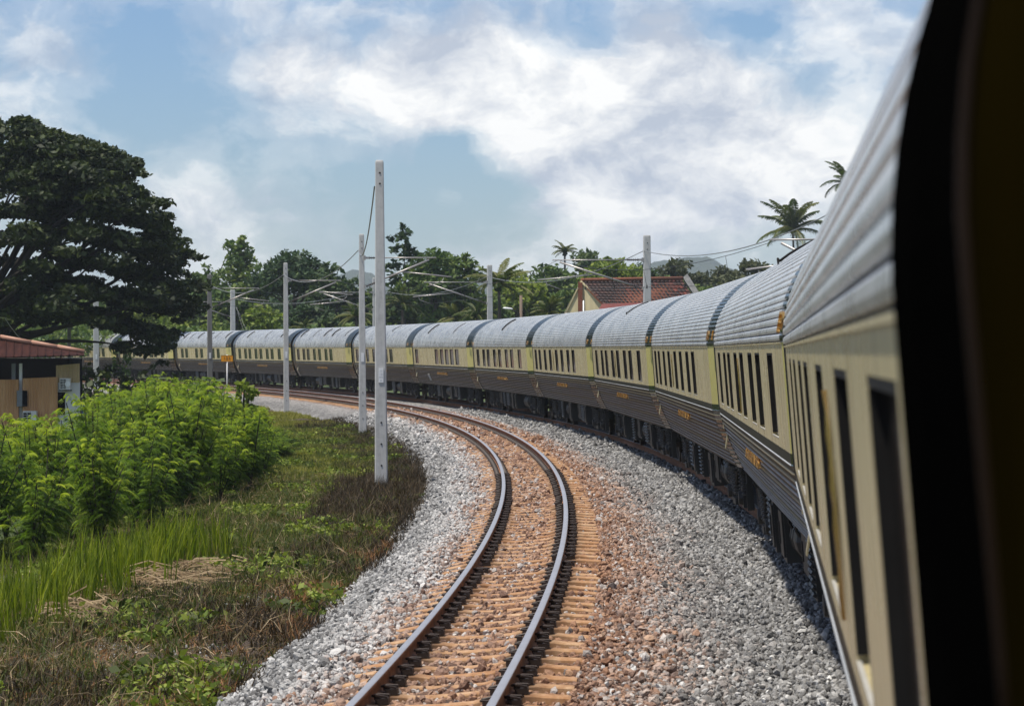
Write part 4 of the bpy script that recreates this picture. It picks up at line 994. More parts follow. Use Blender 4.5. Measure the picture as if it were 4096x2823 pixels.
for k, (ua, ub) in enumerate(((-60, 2), (1, 33), (32, 60), (58, 84.5))):
    m = MB(); m.tube([Vector((0, -.1, .05)) + hp(ua, np.interp(ua, [-90, 0, 84], [315, 338, 352.6]) - .6, hd + 1.5), Vector((0, -.1, .05)) + hp(ub, np.interp(ub, [-90, 0, 84], [315, 338, 352.6]) - .2, hd + 1.5)], .11, 6); m.build('ridge_flashing', RIDGE, hut, True)
# things on the hut wall
def aircon(u0, u1, v0, v1, y, label):
    a, b = hp(u0, v0, y), hp(u1, v1, y); w_, h_ = b.x - a.x, a.z - b.z; o = empty('air_conditioner', loc=(a.x, y, b.z)); tag(o, label, 'air conditioner')
    m = MB(); m.box((w_ / 2, .2, h_ / 2), (w_, .32, h_)); m.build('casing', ACW, o)
    m = MB(); gw = w_ * .6; m.box((gw / 2 + .02, .035, h_ / 2), (gw, .012, h_ * .86)); g = m.build('grille_recess', DARKIN, o)
    for k in range(7):
        m = MB(); m.box((gw / 2 + .02, .022, h_ * (.1 + .8 * k / 6)), (gw, .012, .018)); m.build('grille_bar', ACW, g)
    for k in range(3):
        m = MB(); m.box((.02 + gw * k / 2, .020, h_ / 2), (.016, .012, h_ * .86)); m.build('grille_bar', ACW, g)
    m = MB(); m.lathe((w_ * .8, .03, h_ * .5), [(0, 0), (.10, -.012), (.12, 0)], 'y', 14); m.build('fan_cover', PLATE, o)
    m = MB(); m.box((w_ / 2, .2, -.03), (w_ + .08, .36, .04)); m.build('bracket', DARKIN, o)
aircon(59.5, 69.5, 377.8, 389.2, hd - .35, 'white air conditioner unit high on the whitewashed hut corner')
aircon(22.5, 36, 410.5, 427, hd - .45, 'white air conditioner unit low against the orange cladding')
a, b = hp(17.5, 390, hd - .15), hp(23.5, 406, hd - .15); o = empty('meter_box', loc=((a.x + b.x) / 2, hd - .15, b.z)); tag(o, 'grey metal box with open dark door on the hut wall', 'box')
m = MB(); m.box((-.03, .05, (a.z - b.z) / 2), (.24, .14, a.z - b.z)); m.build('case', BOXG, o); m = MB(); m.box((.18, -.02, (a.z - b.z) / 2), (.2, .03, a.z - b.z)); m.build('door', DARKIN, o)
m = MB(); a, b = hp(57.5, 392, hd), hp(64.5, 414, hd); m.box(((a.x + b.x) / 2, hd + .10, (a.z + b.z) / 2), (b.x - a.x, .05, a.z - b.z)); m.build('doorway', DARKIN, hut)
m = MB(); catenary(m, hp(69, 321, 150), hp(5, 318, 118), 1.4, .016); tag(m.build('service_cable', WIRE2, None, True), 'thin slack cable drooping from the thin pole above the hut', 'cable')

# ------------------------------------------------------------------ vegetation
def m_leaf(dark, mid_, light, trans=.35, rough=.6, nsc=.5):
    def f(t):
        k = t.math('ADD', attr(t, 'tint'), t.math('MULTIPLY', t.math('SUBTRACT', t.n('ShaderNodeObjectInfo').outputs['Random'], .5), .35)); n = t.noise(pos(t), nsc, 3)
        c = t.ramp(t.math('ADD', t.math('MULTIPLY', k, .7), t.math('MULTIPLY', n, .4)), [(.15, dark), (.5, mid_), (.9, light)])
        d = pbr(t, c, rough, spec=.25)
        tr = t.n('ShaderNodeBsdfTranslucent', i={'Color': t.mix(1.0, c, (1.25, 1.35, .7), 'MULTIPLY')}).outputs[0]
        return t.n('ShaderNodeMixShader', i={0: trans, 1: d, 2: tr}).outputs[0]
    return f
LEAF_SHRUB = mat('feathery_leaf', m_leaf((.035, .072, .012), (.105, .175, .016), (.32, .38, .025), .45))
LEAF_RAIN = mat('rain_tree_leaf', m_leaf((.011, .018, .006), (.026, .041, .010), (.075, .094, .018), .18))
LEAF_A = mat('mid_green_leaf', m_leaf((.034, .068, .022), (.082, .135, .034), (.18, .22, .052), .28))
LEAF_B = mat('yellow_green_leaf', m_leaf((.06, .10, .018), (.15, .205, .032), (.28, .32, .055), .32))
LEAF_C = mat('dark_green_leaf', m_leaf((.020, .044, .018), (.046, .082, .028), (.105, .14, .045), .22))
LEAF_D = mat('olive_leaf', m_leaf((.035, .042, .020), (.07, .08, .034), (.125, .13, .055), .22))
LEAF_P = mat('palm_leaf', m_leaf((.022, .045, .012), (.055, .085, .020), (.15, .155, .045), .25))
BARK = mat('bark', lambda t: pbr(t, t.mix(t.noise(t.vm('MULTIPLY', co(t), (3, 3, .6)), 2, 5), (.035, .027, .02), (.11, .09, .07)), .95))
BARKD = mat('dark_bark', lambda t: pbr(t, t.mix(t.noise(t.vm('MULTIPLY', co(t), (3, 3, .6)), 2, 5), (.018, .014, .011), (.05, .04, .03)), .95))

def leaf_quads(C, size, tint, r, flat=.0, asp=1.7):
    """C (n,3) leaf centres -> folded leaf-sized quads with random attitude"""
    n = len(C); A = r.normal(0, 1, (n, 3)); A[:, 2] *= (1 - flat); A /= np.linalg.norm(A, axis=1)[:, None]
    B = r.normal(0, 1, (n, 3)); B[:, 2] *= (1 - flat); B -= A * (A * B).sum(1)[:, None]; B /= np.linalg.norm(B, axis=1)[:, None] + 1e-9
    s = (size * r.lognormal(0, .25, n))[:, None]
    a, b = A * s * asp / 2, B * s / 2
    V = np.stack([C - a, C + b * .9 + a * .1, C + a, C - b * .9 + a * .1], 1).reshape(-1, 3)
    Fq = np.arange(n * 4).reshape(n, 4)
    return V, Fq, np.repeat(tint, 4)
def clumps(centers, radii, per, r, flatten=1.0):
    """leaf positions on lumpy clumps, denser at their upper shell"""
    out, tt = [], []
    for c, rad in zip(centers, radii):
        k = max(6, int(per * rad * rad)); d = r.normal(0, 1, (k, 3)); d /= np.linalg.norm(d, axis=1)[:, None]
        q_ = rad * (r.random(k)**.45)[:, None]; p = d * q_; p[:, 2] *= flatten
        out.append(np.asarray(c) + p); tt.append(np.clip(r.normal(.5, .2, k) + r.normal(0, .12), 0, 1))
    return np.concatenate(out), np.concatenate(tt)
def limb(m, a, b, r0, r1, r, bend=.12, n=5):
    a, b = Vector(a), Vector(b); L = (b - a).length; pts = []
    off = Vector((r.normal(0, 1), r.normal(0, 1), r.normal(.4, .5))) * L * bend
    for i in range(n + 1):
        f = i / n; pts.append(a.lerp(b, f) + off * (4 * f * (1 - f)))
    m.tube(pts, [r0 + (r1 - r0) * i / n for i in range(n + 1)], 7)

def tree(u, vtop, hw, y, leafm, label, seed, vbase=330, shape='round', lsize=.30, group='trees beyond the train', name='broadleaf_tree', dens=46, ntrunk=1):
    r = np.random.default_rng(seed)
    c = at(u, vtop, y); W = hw * y / F; top = c.z; low = at(u, vbase, y).z; zb = ground_at(c.x, y)
    Hc = max(top - low, 2.0); root = empty(name, loc=(c.x, y, zb)); tag(root, label, 'tree', group)
    n = int(34 + W * 6); C = []; Rd = []
    for i in range(n):
        for _ in range(30):
            p = r.uniform(-1, 1, 3)
            if shape == 'umbrella':
                ok = p[0]**2 + p[1]**2 < 1 and p[2] > -.2 and p[2] < 1 - .8 * (p[0]**2 + p[1]**2)
            elif shape == 'tall':
                ok = (p[0]**2 + p[1]**2) < (1 - .55 * max(p[2], -.2))**2
            else: ok = (p**2).sum() < 1
            if ok: break
        rad = W * r.uniform(.20, .34); rad = min(rad, Hc * .26)
        C.append((p[0] * (W - rad * .7), p[1] * (W - rad * .7), low - zb + Hc / 2 + p[2] * (Hc / 2 - rad * .6))); Rd.append(rad)
    C[0] = (0, 0, top - zb - Rd[0]); C[1] = (W * .1, 0, top - zb - Rd[0] * 2.2); C[2] = (-W * .12, 0, top - zb - Rd[0] * 2.6)
    # small outer tufts break the outline
    for i in range(n):
        j = r.integers(0, n); d = r.normal(0, 1, 3); d[2] = abs(d[2]) * .8; d /= np.linalg.norm(d)
        rad = Rd[j] * r.uniform(.25, .45); C.append(tuple(np.array(C[j]) + d * Rd[j] * np.array([.95, .95, .7]))); Rd.append(rad)
    P, tt = clumps(C, Rd, dens / max(lsize, .2)**1.1 * .42, r, .75)
    V, Fq, ti = leaf_quads(P, lsize, tt, r, .25)
    inst('crown', mesh_np('crown', V, Fq, leafm, False, attrs={'tint': ti}), root)
    m = MB(); th_ = .09 + W * .045
    limb(m, (0, 0, -.2), (W * .06, 0, low - zb + Hc * .35), th_, th_ * .6, r, .03)
    m.build('trunk', BARK, root, True); tr = root.children[-1]
    for i in range(7):
        m = MB(); j = int(r.integers(0, n)); limb(m, (W * .04, 0, low - zb + Hc * r.uniform(0, .3)), C[j], th_ * .42, th_ * .1, r); m.build('limb', BARK, tr, True)
    return root
tl = [  # u, vtop, half width px, depth, leaf, shape, vbase, label
    (239, 236, 34, 262, LEAF_A, 'tall', 330, 'tall loose grey-green tree rising above the umbrella tree beyond the train'),
    (292, 246, 46, 250, LEAF_C, 'umbrella', 322, 'dark umbrella-crowned tree beyond the train between two pale poles'),
    (334, 262, 30, 246, LEAF_C, 'round', 335, 'dark round tree whose crown touches the pale pole pair beyond the train'),
    (208, 262, 26, 266, LEAF_A, 'round', 335, 'mid green tree beyond the train next to the dark grey pole'),
    (264, 301, 27, 232, LEAF_B, 'round', 345, 'round bright green bush tree behind the pole with wire stays'),
    (184, 292, 26, 270, LEAF_B, 'round', 345, 'pale yellow-green tree beyond the train beside the great tree edge'),
    (150, 285, 34, 275, LEAF_B, 'round', 350, 'yellow-green tree glimpsed through the great tree beyond the train'),
    (95, 288, 38, 280, LEAF_A, 'round', 350, 'mid green tree behind the train past the great tree'),
    (40, 285, 40, 285, LEAF_A, 'round', 350, 'mid green tree behind the hut and the great tree'),
    (404, 221, 21, 238, LEAF_C, 'tall', 290, 'thin high tree top just beside the tallest pole beyond the train'),
    (434, 244, 37, 236, LEAF_A, 'round', 330, 'dense mid green tree beyond the train right of the tallest pole arm'),
    (464, 251, 24, 238, LEAF_A, 'round', 330, 'leafy tree ending at open sky next to the pale pole beyond the train'),
    (400, 285, 30, 240, LEAF_C, 'round', 340, 'low dark tree behind the palm beside the tallest pole'),
    (516, 270, 26, 262, LEAF_B, 'round', 330, 'light green feathery tree behind the biggest palm'),
    (548, 265, 26, 270, LEAF_A, 'round', 330, 'mid green tree below the far tall palm'),
    (586, 249, 24, 282, LEAF_C, 'tall', 320, 'dark tree top behind the house ridge'),
    (612, 256, 30, 268, LEAF_B, 'round', 320, 'yellow-green tree directly behind the red tiled roof'),
    (642, 262, 22, 272, LEAF_C, 'round', 320, 'dark tree behind the round-topped pole'),
    (678, 257, 26, 300, LEAF_D, 'umbrella', 320, 'olive umbrella tree before the blue hill'),
    (700, 285, 24, 285, LEAF_A, 'round', 330, 'green tree at the far end of the house roof'),
    (722, 268, 26, 310, LEAF_D, 'round', 320, 'olive round tree below the blue hill slope'),
    (752, 260, 28, 305, LEAF_D, 'round', 320, 'olive tree merging into the carriage roofs beside the tall palm'),
    (660, 280, 26, 292, LEAF_A, 'round', 330, 'mid green tree between the house and the olive umbrella tree'),
    (360, 286, 26, 250, LEAF_A, 'round', 340, 'mid green tree behind the leaning palm beyond the train'),
    (310, 296, 30, 240, LEAF_C, 'round', 345, 'dark low tree under the umbrella tree beyond the train'),
    (235, 280, 30, 250, LEAF_A, 'round', 340, 'mid green tree under the tall loose tree'),
    (490, 290, 30, 255, LEAF_A, 'round', 340, 'green tree behind the pale pole before the biggest palm'),
    (575, 285, 26, 260, LEAF_A, 'round', 340, 'green tree left of the cream gable'),
    (455, 275, 30, 244, LEAF_C, 'round', 340, 'dark green tree behind the low palm clump'),
]
for i, (u, vt, hw, y, lm, shp, vb_, lab) in enumerate(tl):
    if u > 495: hw *= 1.28; vt -= 3
    tree(u, vt, hw, y, lm, lab, 300 + i, vb_, shp)
# far wood closing the gaps, one mass
r = np.random.default_rng(5); C, Rd = [], []
for k in range(230):
    u = r.uniform(-60, 800); y = r.uniform(300, 345); vt = np.interp(u, [0, 200, 330, 400, 500, 600, 760], [300, 296, 300, 292, 300, 298, 284]) + abs(r.normal(0, 9)); p = at(u, vt, y); C.append((p.x, p.y, p.z - 1.0)); Rd.append(r.uniform(1.6, 3.2))
    for dz in (3.2, 6.0): C.append((p.x + r.normal(0, 1), p.y - 1, max(p.z - dz, .5))); Rd.append(r.uniform(1.8, 3.0))
P, tt = clumps(C, Rd, 26, r, .8); V, Fq, ti = leaf_quads(P, .42, tt, r, .2)
tag(link(bpy.data.objects.new('far_wood', mesh_np('far_wood', V, Fq, LEAF_C, attrs={'tint': ti}))), kind='stuff')
# undergrowth right behind the train
C, Rd = [], []
for k in range(240):
    u = r.uniform(-40, 760); y = r.uniform(222, 236); vt = 333 + r.normal(0, 5); p = at(u, vt, y); C.append((p.x, p.y, p.z - .6)); Rd.append(r.uniform(.7, 1.5))
P, tt = clumps(C, Rd, 60, r, .8); V, Fq, ti = leaf_quads(P, .26, tt, r, .2)
tag(link(bpy.data.objects.new('undergrowth', mesh_np('undergrowth', V, Fq, LEAF_A, attrs={'tint': ti}))), kind='stuff')

# palms
def palm_mesh(seed, L=3.4, nf=20):
    r = np.random.default_rng(seed); VV, FF, TT = [], [], []; RB = MB()
    for k in range(nf):
        az = k * 2.399 + r.normal(0, .2); el0 = r.uniform(.25, 1.35) if k > 5 else r.uniform(-.15, .3); l = L * r.uniform(.8, 1.1); droop = r.uniform(.9, 1.5)
        pts = []; p = np.zeros(3); n = 14; el = el0
        for i in range(n + 1):
            pts.append(p.copy()); el = el0 - droop * (i / n)**1.4; p = p + np.array([math.cos(az) * math.cos(el), math.sin(az) * math.cos(el), math.sin(el)]) * l / n
        pts = np.array(pts); RB.tube([Vector(q_) for q_ in pts[::2]], [.035 - .004 * i for i in range(len(pts[::2]))], 4)
        tint = np.clip(r.normal(.5, .2) + (.25 if k < 4 else 0), 0, 1)
        for i in range(3, 66):
            f = i / 66 * n; j = min(int(f), n - 1); q_ = pts[j] + (pts[j + 1] - pts[j]) * (f - j); d = (pts[j + 1] - pts[j]); d /= np.linalg.norm(d)
            side = np.cross(d, [0, 0, 1.0]); side /= np.linalg.norm(side) + 1e-9; ll = .62 * math.sin(math.pi * min(1, .12 + .86 * i / 66))**.6 * L / 3.4
            for sg in (-1, 1):
                tip = q_ + side * sg * ll * .78 + d * ll * .45 + np.array([0, 0, -ll * r.uniform(.25, .75)]); w_ = d * .028
                o_ = len(VV); VV += [q_ - w_, q_ + w_, (q_ + tip) / 2 + w_ + np.array([0, 0, .05]), tip]; FF.append((o_, o_ + 1, o_ + 2, o_ + 3)); TT += [tint + r.normal(0, .08)] * 4
    return mesh_np('fronds', np.array(VV), np.array(FF), LEAF_P, attrs={'tint': np.array(TT)}), RB.mesh('midribs', LEAF_P)
PM = [palm_mesh(900 + i) for i in range(4)]
MIDR = mat('pale_frond_stalk', lambda t: pbr(t, (.20, .17, .06), .6))
for a, b in PM: b.materials[0] = MIDR
def palm(u, v, y, sc_, k, label, rot=0):
    c = at(u, v, y); zb = ground_at(c.x, y); root = empty('palm_tree', loc=(c.x, y, zb)); tag(root, label, 'palm tree', 'palms beyond the train')
    h = c.z - zb; r = np.random.default_rng(k * 17 + int(u)); m = MB(); pts = [(.25 * math.sin(f * 2.5) * sc_, .1 * f, h * f) for f in np.linspace(0, 1, 9)]; top = pts[-1]
    m.tube(pts, [.17 - .07 * f for f in np.linspace(0, 1, 9)], 8); m.build('trunk', BARK, root, True)
    M = Matrix.Translation(top) @ Matrix.Rotation(rot, 4, 'Z') @ Matrix.Scale(sc_, 4)
    cr = inst('crown', PM[k % 4][0], root, M); inst('midribs', PM[k % 4][1], cr); tag(cr.children[0], kind='stuff')
    m = MB(); rr = random.Random(int(u))
    for i in range(7): m.lathe((top[0] + rr.uniform(-.25, .25), top[1] + rr.uniform(-.25, .25), top[2] - rr.uniform(.15, .45)), [(0, -.13), (.09, -.08), (.11, 0), (.08, .09), (0, .13)], 'z', 8)
    m.build('coconuts', LEAF_P, root, True); tag(root.children[-1], kind='stuff')
for i, (u, v, y, s_, k, lab) in enumerate((
    (401, 303, 225, .62, 0, 'palm with hanging yellow fronds beside the tallest pole'), (497, 284, 195, .78, 1, 'biggest dark palm behind the pale pole beyond the train'),
    (455, 318, 215, .55, 2, 'low palm clump left of the biggest palm'), (476, 314, 210, .6, 3, 'low dark palm touching the biggest palm'), (548, 312, 205, .55, 2, 'low palm left of the cream gable'),
    (355, 316, 222, .62, 3, 'leaning palm with yellowed fronds behind the pale pole'), (303, 328, 226, .36, 0, 'very small pale palm beyond the train'),
    (564, 251, 290, .5, 1, 'far tall palm top above the trees'), (791, 229, 290, 1.35, 2, 'tall palm with trailing frond above the carriage roofs'), (846, 183, 200, .7, 0, 'palm nearly hidden by the near carriage roof'))):
    palm(u, v, y, s_, k, lab, i * 1.3)

# the great rain tree at the left
def rain_tree():
    r = np.random.default_rng(77); y0 = 142.0
    poly = [(-260, 330), (-250, 200), (-150, 135), (-60, 112), (0, 116), (22, 119), (45, 127), (62, 134), (90, 140), (112, 150), (143, 163), (146, 177), (135, 186), (168, 204), (173, 218), (160, 222), (190, 240), (198, 262), (193, 270), (186, 272), (202, 283), (203, 300), (196, 315), (186, 322), (176, 330), (178, 336), (160, 352), (166, 360), (155, 366), (140, 345), (128, 352), (110, 338), (95, 332), (75, 322), (40, 330), (0, 345), (-120, 345)]
    px = np.array(poly, float)
    def inside(u, v):
        j = len(px) - 1; c = False
        for i in range(len(px)):
            if (px[i, 1] > v) != (px[j, 1] > v) and u < (px[j, 0] - px[i, 0]) * (v - px[i, 1]) / (px[j, 1] - px[i, 1]) + px[i, 0]: c = not c
            j = i
        return c
    zb = ground_at(-33, y0); base = at(-70, 352, y0); root = empty('rain_tree', loc=(base.x, y0, zb)); tag(root, 'great dark spreading rain tree towering over the hut', 'tree')
    C, Rd = [], []
    topx = [-260, -250, -150, -60, 0, 22, 45, 62, 90, 112, 143, 168, 190, 203]; topv = [330, 200, 135, 112, 116, 119, 127, 134, 140, 150, 165, 206, 242, 285]
    while len(C) < 900:
        u, v = (r.uniform(-250, 205) if r.random() < .4 else r.uniform(20, 205)), r.uniform(112, 366)
        if not inside(u, v): continue
        dep = v - np.interp(u, topx, topv)
        # leaf shelves: solid above, open between the lower ones
        if v > 205 or u > 120:
            if abs(((dep + 5 * math.sin(u * .06)) / 27) % 1.0 - .35) > (.26 if v < 260 else .20): continue
        e = max(0, 1 - ((u + 40) / 245)**2) * max(.15, 1 - ((v - 330) / 225)**2)
        y = y0 + r.uniform(-1, 1) * 12 * math.sqrt(e); p = at(u, v, y); rad = r.uniform(.6, 1.3)
        if not inside(u + rad * .6 * F / y, v) or not inside(u, v - rad * .3 * F / y): rad *= .62
        C.append((p.x - base.x, y - y0, p.z - zb)); Rd.append(rad)
    P, tt = clumps(C, Rd, 150, r, .34); V, Fq, ti = leaf_quads(P, .19, tt, r, .35)
    inst('crown', mesh_np('crown', V, Fq, LEAF_RAIN, attrs={'tint': ti}), root)
    m = MB(); limb(m, (0, 0, -.3), (.4, 0, 4.2), .75, .55, r, .03); m.build('trunk', BARKD, root, True); tr = root.children[-1]
    order = r.permutation(len(C))[:46]
    for k in order:
        m = MB(); c = C[k]; st_ = Vector((.4, 0, r.uniform(3.0, 4.6))); mid_ = Vector((c[0] * .5, c[1] * .5, st_.z + (c[2] - st_.z) * .35)); limb(m, st_, mid_, .26, .14, r, .06); limb(m, mid_, c, .14, .03, r, .10); m.build('limb', BARKD, tr, True)
rain_tree()
# dark bush below the great tree, and the shaded hedge beside the hut
def bush(name, u, vtop, vbase, hw, y, lm, label, seed, lsize=.2, n=26, group=None):
    r = np.random.default_rng(seed); c = at(u, (vtop + vbase) / 2, y); W = hw * y / F; Hh = (vbase - vtop) * y / F; zb = at(u, vbase, y).z; root = empty(name, loc=(c.x, y, zb)); tag(root, label, 'bush', group); C, Rd = [], []
    for i in range(n):
        p = r.uniform(-1, 1, 3); p[2] = abs(p[2]); p /= max(1, np.linalg.norm(p)); rad = min(W, Hh) * r.uniform(.2, .36); C.append((p[0] * W * .8, p[1] * W * .5, p[2] * (Hh - rad * .8) + .15)); Rd.append(rad)
    P, tt = clumps(C, Rd, 60 / lsize * .3, r, .85); V, Fq, ti = leaf_quads(P, lsize, tt, r, .1); inst('foliage', mesh_np('foliage', V, Fq, lm, attrs={'tint': ti}), root)
    m = MB()
    for i in range(5): limb(m, (r.normal(0, .1), 0, -.2), C[i], .05, .015, r)
    m.build('stems', BARKD, root, True); tag(root.children[-1], kind='stuff')
bush('bush', 120, 330, 400, 15, 158, LEAF_C, 'dark bush standing up before the train door below the great tree', 41, .2, 30)
for i, (u, vt, vb_, hw, y) in enumerate(((90, 358, 420, 20, 135), (118, 356, 420, 22, 150), (150, 360, 412, 20, 155), (178, 366, 410, 18, 158), (135, 372, 420, 26, 140), (100, 372, 424, 22, 130))):
    bush('bush', u, vt, vb_, hw, y, LEAF_RAIN, 'deep green bush in the shade of the great tree', 50 + i, .2, 26, 'shaded bushes under the great tree')

# feathery shrubs beside the line
def shrub_mesh(seed, h):
    r = np.random.default_rng(seed); VV, FF, TT = [], [], []; m = MB(); vc = 0
    ns = int(r.integers(7, 11))
    for k in range(ns):
        az = r.uniform(0, 6.28); sp = r.uniform(.1, .62) * h * .5; hh = h * r.uniform(.62, 1.0) if k else h
        pts = [np.array([math.cos(az) * sp * f**1.3, math.sin(az) * sp * f**1.3, hh * f]) for f in np.linspace(0, 1, 7)]
        m.tube([Vector(p) for p in pts], [.018 * (1 - .8 * f) + .003 for f in np.linspace(0, 1, 7)], 4)
        nl = int(38 * hh / 2.2)
        for j in range(nl):
            f = .22 + .78 * (j + r.random()) / nl; q_ = np.array([np.interp(f, np.linspace(0, 1, 7), [p[c] for p in pts]) for c in range(3)])
            br = r.uniform(.0, .34) * (1.15 - f); a2 = r.uniform(0, 6.28); q_ = q_ + np.array([math.cos(a2) * br, math.sin(a2) * br, r.uniform(0, .12)])
            L = r.uniform(.20, .34); el = r.uniform(.1, .9) if f < .93 else r.uniform(.7, 1.4); a3 = a2 + r.normal(0, .5); dirh = np.array([math.cos(a3), math.sin(a3), 0]); side = np.array([-math.sin(a3), math.cos(a3), 0])
            tint = np.clip(r.normal(.30, .16) + (.42 if f > .90 else .1 if f > .75 else 0), 0, 1); npn = 10
            for i in range(1, npn + 1):
                g = i / npn; p = q_ + dirh * L * g * math.cos(el) + np.array([0, 0, L * (math.sin(el) * g - .75 * g * g)]); ll = .125 * math.sin(math.pi * (.22 + .68 * g)) + .02
                for sg in (-1, 1):
                    d = side * sg * .93 + dirh * .38; w_ = dirh * .0105; mid_ = p + d * ll * .5 + np.array([0, 0, .006]); tip = p + d * ll + np.array([0, 0, -ll * .35])
                    VV += [p, mid_ - w_, tip, mid_ + w_]; FF.append((vc, vc + 1, vc + 2, vc + 3)); vc += 4; TT += [tint] * 4
    return mesh_np('foliage', np.array(VV), np.array(FF), LEAF_SHRUB, attrs={'tint': np.array(TT)}), m.mesh('stems', BARKD)
SHM = [shrub_mesh(500 + i, 2.2) for i in range(6)]
r = np.random.default_rng(11); pts_ = []
def dfront(s): return np.interp(s, [20, 30, 40, 54, 70, 85, 107, 130], [-8.9, -8.2, -7.2, -6.3, -5.9, -5.6, -5.4, -6.0])
tries = 0
while len(pts_) < 150 and tries < 9000:
    tries += 1; s = r.uniform(26, 122); d = dfront(s) - abs(r.normal(0, 3.6)) - .2; p = tp(s, d, 0)
    u = W0 / 2 + F * p[0] / p[1]
    if u < -70 or p[1] < 32: continue
    # the hut stands clear
    if p[1] > 100 and u < 92: continue
    if any((p[0] - a)**2 + (p[1] - b)**2 < .85**2 for a, b, _, _ in pts_): continue
    pts_.append((p[0], p[1], s, d))
for i, (x, y, s, d) in enumerate(pts_):
    u = W0 / 2 + F * x / y; zb = ground_at(x, y)
    # heights: low at the front and by the hut, head-high farther along
    vtop = np.interp(u, [-60, 0, 60, 85, 110, 170, 200, 240, 285, 320], [424, 420, 417, 404, 386, 374, 384, 398, 428, 450]) + r.normal(0, 5) + 4
    hmax = CZ - (vtop - 352.5) * y / F - zb
    h = float(np.clip(min(hmax, r.uniform(2.0, 3.0)), .7, 3.1)) * (1 if d < dfront(s) - .9 else r.uniform(.55, .9))
    a, b = SHM[i % 6]; k = h / 2.2; root = empty('feathery_shrub', Matrix.Translation((x, y, zb - .05)) @ Matrix.Rotation(r.uniform(0, 6.28), 4, 'Z') @ Matrix.Diagonal((max(k, .75), max(k, .75), k, 1)))
    if y < 52: lb_, gr_ = 'feathery green shrub of the thicket edge right behind the tall grass', 'thicket shrubs behind the tall grass'
    elif u < 105: lb_, gr_ = 'feathery green shrub of the thicket standing before the hut', 'thicket shrubs before the hut'
    elif d > dfront(s) - 1.6: lb_, gr_ = 'feathery green shrub on the thicket side facing the ballast and poles', 'thicket shrubs facing the ballast'
    else: lb_, gr_ = 'feathery light green shrub in the middle of the thicket before the orange sign', 'thicket shrubs before the orange sign'
    tag(root, lb_, 'shrub', gr_); inst('foliage', a, root); inst('stems', b, root); tag(root.children[-1], kind='stuff')
bush('broadleaf_bush', 247, 378, 416, 15, 92, LEAF_B, 'broad-leaved bright bush at the thicket end below the orange sign', 33, .17, 22)

# ------------------------------------------------------------------ grass, weeds, straw
def tuft(seed, n, h, spread, wd, bend, mt):
    r = np.random.default_rng(seed); VV, FF, TT = [], [], []
    for k in range(n):
        a = r.uniform(0, 6.28); b = r.uniform(0, 6.28); p = np.array([math.cos(b), math.sin(b), 0]) * spread * r.random()**.5; hh = h * r.uniform(.5, 1.1); lean = r.uniform(.1, 1) * bend
        d = np.array([math.cos(a), math.sin(a), 0]); sd_ = np.array([-math.sin(a), math.cos(a), 0]) * wd
        o_ = len(VV); q1 = p + d * hh * lean * .3 + np.array([0, 0, hh * .55]); q2 = p + d * hh * lean + np.array([0, 0, hh * (1 - .35 * lean)])
        VV += [p - sd_, p + sd_, q1 + sd_ * .7, q1 - sd_ * .7, q2, q2 + sd_ * .1]; FF += [(o_, o_ + 1, o_ + 2, o_ + 3), (o_ + 3, o_ + 2, o_ + 5, o_ + 4)]; TT += [r.random()] * 6
    return mesh_np('tuft', np.array(VV), np.array(FF), mt, attrs={'tint': np.array(TT)})
G_GREEN = mat('short_grass', m_leaf((.022, .036, .007), (.052, .074, .012), (.14, .15, .028), .3))
G_YEL = mat('sunlit_grass_tone', m_leaf((.07, .085, .012), (.16, .17, .025), (.30, .27, .06), .3))  # sunlight on this stretch of verge painted as a brighter, yellower grass colour
G_BROWN = mat('dead_scrub', m_leaf((.013, .009, .005), (.034, .023, .011), (.095, .062, .028), .15))
G_STRAW = mat('pale_straw', m_leaf((.12, .075, .033), (.26, .175, .09), (.44, .33, .20), .2))
G_TALL = mat('tall_grass_blade', m_leaf((.055, .085, .008), (.14, .19, .012), (.26, .29, .02), .45))
G_RUST = mat('rusty_dry_grass', m_leaf((.10, .040, .015), (.22, .10, .04), (.36, .19, .08), .2))
def weed(seed, mt):
    r = np.random.default_rng(seed); n = 46; C = r.normal(0, 1, (n, 3)) * np.array([.085, .085, .035]) + np.array([0, 0, .07]); V, Fq, ti = leaf_quads(C, .045, r.random(n), r, .5, 1.5); return mesh_np('weed', V, Fq, mt, attrs={'tint': ti})
def scat(name, n, region, protos, smin, smax, tilt=.15, flat=False):
    P = region(n); n = len(P); rot = np.stack([rng.normal(0, tilt, n), rng.normal(0, tilt, n), rng.uniform(0, 6.28, n)], 1); k = rng.uniform(smin, smax, n)
    scatter(name, P, rot, np.repeat(k[:, None], 3, 1), {}, protos)
def strip(s0, s1, d0, d1, fn=None, pw=1.0):
    def f(n):
        s = s0 + (s1 - s0) * rng.random(n)**pw; d = rng.uniform(d0, d1, n); P = tp(s, d, 0); z, _, _ = gnd(P[:, 0], P[:, 1]); hm = np.sin(P[:, 0] * 1.7 + np.sin(P[:, 1] * .9)) * .035 + np.sin(P[:, 1] * 1.3 + P[:, 0] * .6) * .03
        P[:, 2] = np.where(d < -2.45, z + hm - .01, ballast_z(d) + gz(s)); k = in_view(P, 120, 60)
        if fn is not None: k &= fn(s, d)
        return P[k]
    return f
def patch(s, d, a, b, ph): return np.sin(s * a + ph) + np.sin(d * b + s * .6 + ph * 2)
scat('short_grass', 26000, strip(12, 105, -10, -2.6, lambda s, d: (patch(s, d, .55, 1.9, 1) > -.5 - (d < -3.6) * 1.2) & ((s > 26) | (d < -3.6) & (rng.random(len(s)) < .5))), [tuft(i, 16, .17, .12, .006, .9, G_GREEN) for i in range(4)], .6, 1.5)
